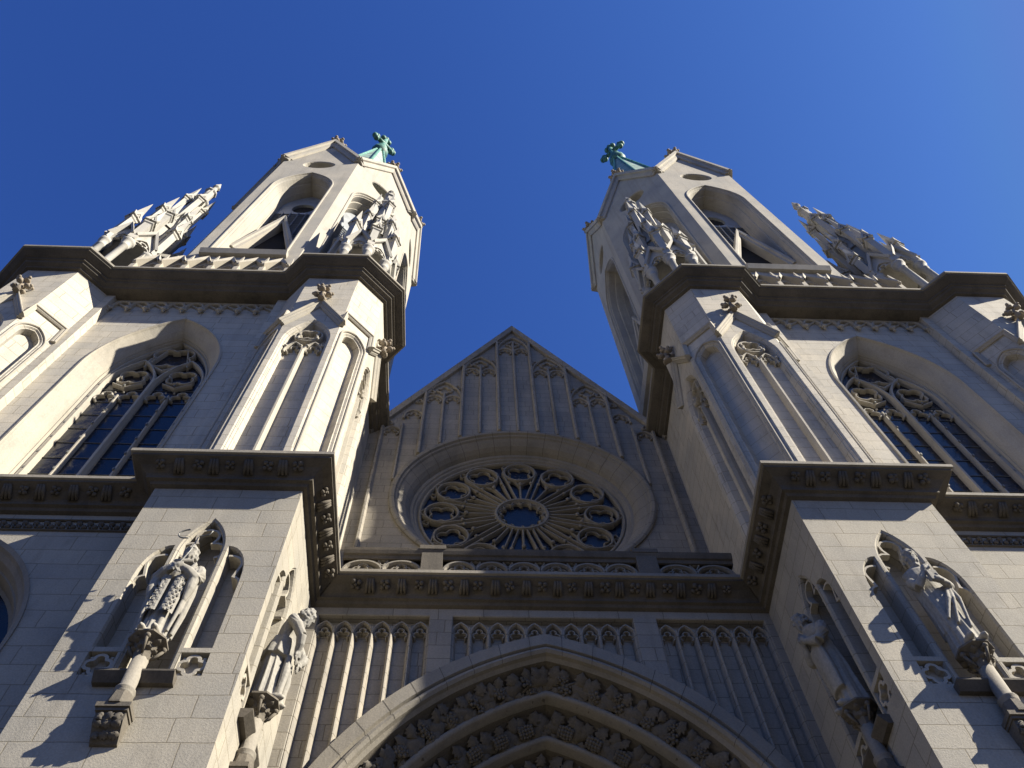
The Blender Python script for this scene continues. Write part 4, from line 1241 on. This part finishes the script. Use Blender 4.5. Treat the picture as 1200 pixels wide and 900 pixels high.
# his cloak panels with woven squares
m = MB()
for sg in (-1, 1):
    rows = []
    for j in range(13):
        z = 1.50 - j * 0.085
        rows.append([(sg * (0.04 + 0.25 * k / 6), -0.285 - 0.045 * sin(pi * (k + 0.6) / 7.2) + 0.10 * (k / 6) ** 2 - 0.03 * (j / 12), z) for k in range(7)])
    m.grid(rows)
    for j in range(12):
        for k in range(5):
            if (j + k) % 2: continue
            u = sg * (0.07 + 0.25 * k / 6 + 0.02); z = 1.46 - j * 0.085
            yv = -0.30 - 0.045 * sin(pi * (k + 1.1) / 7.2) + 0.10 * ((k + 0.5) / 6) ** 2 - 0.03 * (j / 12)
            m.box(u - 0.02, u + 0.02, yv + 0.002, yv + 0.03, z - 0.035, z + 0.03)
o = build(m, 'stole', M['statue'], None, weld=False); o.parent = st1
m = MB()
m.tube([(0.04, -0.42, 1.75), (0.10, -0.36, 2.2), (0.16, -0.40, 2.60)], 0.016, 8)
sp_ = [(0.16 + 0.02 * k + 0.0, -0.42, 2.62 + 0.0) for k in range(1)]
cu = [(0.16 - 0.27 + (0.30 - 0.012 * k) * cos(0.1 + k * 0.36) * 1.0 + 0.02, -0.44, 2.62 + (0.22 - 0.009 * k) * sin(0.1 + k * 0.36)) for k in range(4, 15)]
m.tube(cu, 0.017, 7)
m.tube([(0.18, -0.43, 2.60), (0.30, -0.46, 2.56), (0.42, -0.48, 2.60), (0.46, -0.48, 2.70), (0.42, -0.47, 2.74)], 0.016, 7)
o = build(m, 'crozier', M['iron'], None, weld=False); o.parent = st1

# 2 bald elder, right buttress front
m = MB()
loft(m, BODY, 96, (9, 6), 0.9)
head(m, (-0.02, -0.06, 2.46), 0.06, -0.25, 1.12, True, 'rim')
loft(m, [(0.45, 0.34, 0.27, 0.02, 0.03, 0.10), (1.0, 0.335, 0.26, 0.02, 0.03, 0.09), (1.5, 0.345, 0.24, 0.0, 0.03, 0.06), (1.9, 0.36, 0.22, 0, 0.03, 0.03), (2.06, 0.31, 0.19, 0, 0.03, 0.0), (2.16, 0.15, 0.13, 0, 0.02, 0)], 96, (8, 5), 0.2)
for sg in (-1, 1):
    m.tube([(sg * 0.30, 0.02, 1.98), (sg * 0.37, -0.06, 1.70), (sg * 0.33, -0.16, 1.50)], [0.11, 0.11, 0.10], 10)
    m.ball((sg * 0.13, -0.26, 0.03), 0.12, 8, 5, (0.8, 1.6, 0.6))
m.tube([(-0.33, -0.16, 1.50), (-0.24, -0.28, 1.60), (-0.14, -0.32, 1.74)], [0.10, 0.08, 0.06], 10)
m.tube([(0.33, -0.16, 1.50), (0.22, -0.28, 1.46), (0.10, -0.33, 1.47)], [0.10, 0.08, 0.06], 10)
for q_, (xa, xb, xc) in enumerate(((0.20, 0.02, -0.24), (0.26, 0.12, -0.10), (0.30, 0.24, 0.10))):
    m.tube([(xa, -0.20, 1.42), (xb, -0.285, 1.05), (xc, -0.25, 0.55 - 0.1 * q_)], [0.03, 0.045, 0.03], 8)
hand(m, (-0.12, -0.34, 1.77), (0.35, -0.1, 0.8), (0.5, 0.6, 0), 1.25, 0.5)
hand(m, (0.06, -0.36, 1.48), (-0.8, -0.05, 0.25), (0, 0.7, 0.3), 1.25, 0.6)
st2 = finish_statue(m, 'statue', 'rf', 'bald bearded stone statue in a heavy cloak on the right buttress front')
m = MB()
m.box(-0.13, 0.07, -0.395, -0.345, 1.44, 1.72); m.box(-0.125, 0.065, -0.41, -0.33, 1.455, 1.705)
o = build(m, 'book', M['statue'], None, weld=False); o.parent = st2

# 3 bowed figure, inner side of the left buttress
m = MB()
B3 = [(z, rx, ry, cx, cy - max(0, z - 1.0) * 0.22, a) for z, rx, ry, cx, cy, a in BODY]
loft(m, B3, 96, (12, 8), 0.4)
head(m, (0, -0.42, 2.36), 0.45, 0.25, 1.12, True, 'full')
loft(m, [(1.05, 0.37, 0.30, 0, -0.02, 0.07), (1.25, 0.37, 0.29, 0, -0.05, 0.06), (1.5, 0.36, 0.26, 0, -0.09, 0.03)], 96, (9, 7), 0.1)
for sg in (-1, 1):
    m.tube([(sg * 0.33, -0.22, 1.98), (sg * 0.43, -0.38, 1.68), (sg * 0.36, -0.50, 1.46)], [0.13, 0.12, 0.11], 10)
    m.tube([(sg * 0.36, -0.50, 1.46), (sg * 0.28, -0.50, 1.28), (sg * 0.20, -0.46, 1.16)], [0.11, 0.09, 0.07], 10)
    hand(m, (sg * 0.18, -0.47, 1.12), (-sg * 0.3, -0.1, -0.9), (0, 0.8, 0.2), 1.35, 0.3)
    m.ball((sg * 0.13, -0.26, 0.03), 0.12, 8, 5, (0.8, 1.6, 0.6))
    m.tube([(sg * 0.10, -0.30, 1.1), (sg * 0.16, -0.33, 0.6), (sg * 0.15, -0.30, 0.08)], [0.07, 0.09, 0.07], 8)
finish_statue(m, 'statue', 'ls', 'sunlit stone statue bowing its head on the inner side of the left buttress')

# 4 mantled figure, inner side of the right buttress
m = MB()
loft(m, [(z, rx * 1.02, ry, cx, cy - max(0, z - 1.2) * 0.26, a) for z, rx, ry, cx, cy, a in BODY], 96, (7, 5), 1.7)
head(m, (0, -0.34, 2.42), 0.35, -0.2, 1.12, True, 'full')
for sg in (-1, 1):
    m.tube([(sg * 0.33, -0.08, 2.0), (sg * 0.44, -0.18, 1.70), (sg * 0.36, -0.30, 1.52)], [0.13, 0.14, 0.13], 10)
    m.tube([(sg * 0.36, -0.30, 1.52), (sg * 0.22, -0.40, 1.62), (sg * 0.10, -0.44, 1.74)], [0.13, 0.10, 0.07], 10)
    hand(m, (sg * 0.06, -0.46, 1.78), (-sg * 0.25, -0.15, 0.85), (-sg * 0.8, 0.3, 0), 1.35, 0.2)
    m.ball((sg * 0.13, -0.26, 0.03), 0.12, 8, 5, (0.8, 1.6, 0.6))
loft(m, [(0.35, 0.26, 0.12, 0.05, -0.22, 0.04), (0.9, 0.30, 0.14, 0.03, -0.24, 0.03), (1.4, 0.28, 0.14, 0, -0.26, 0.02), (1.6, 0.2, 0.1, 0, -0.28, 0.0)], 80, (5, 3), 0.4)
finish_statue(m, 'statue', 'rs', 'shaded stone statue in a long smooth mantle on the inner side of the right buttress')
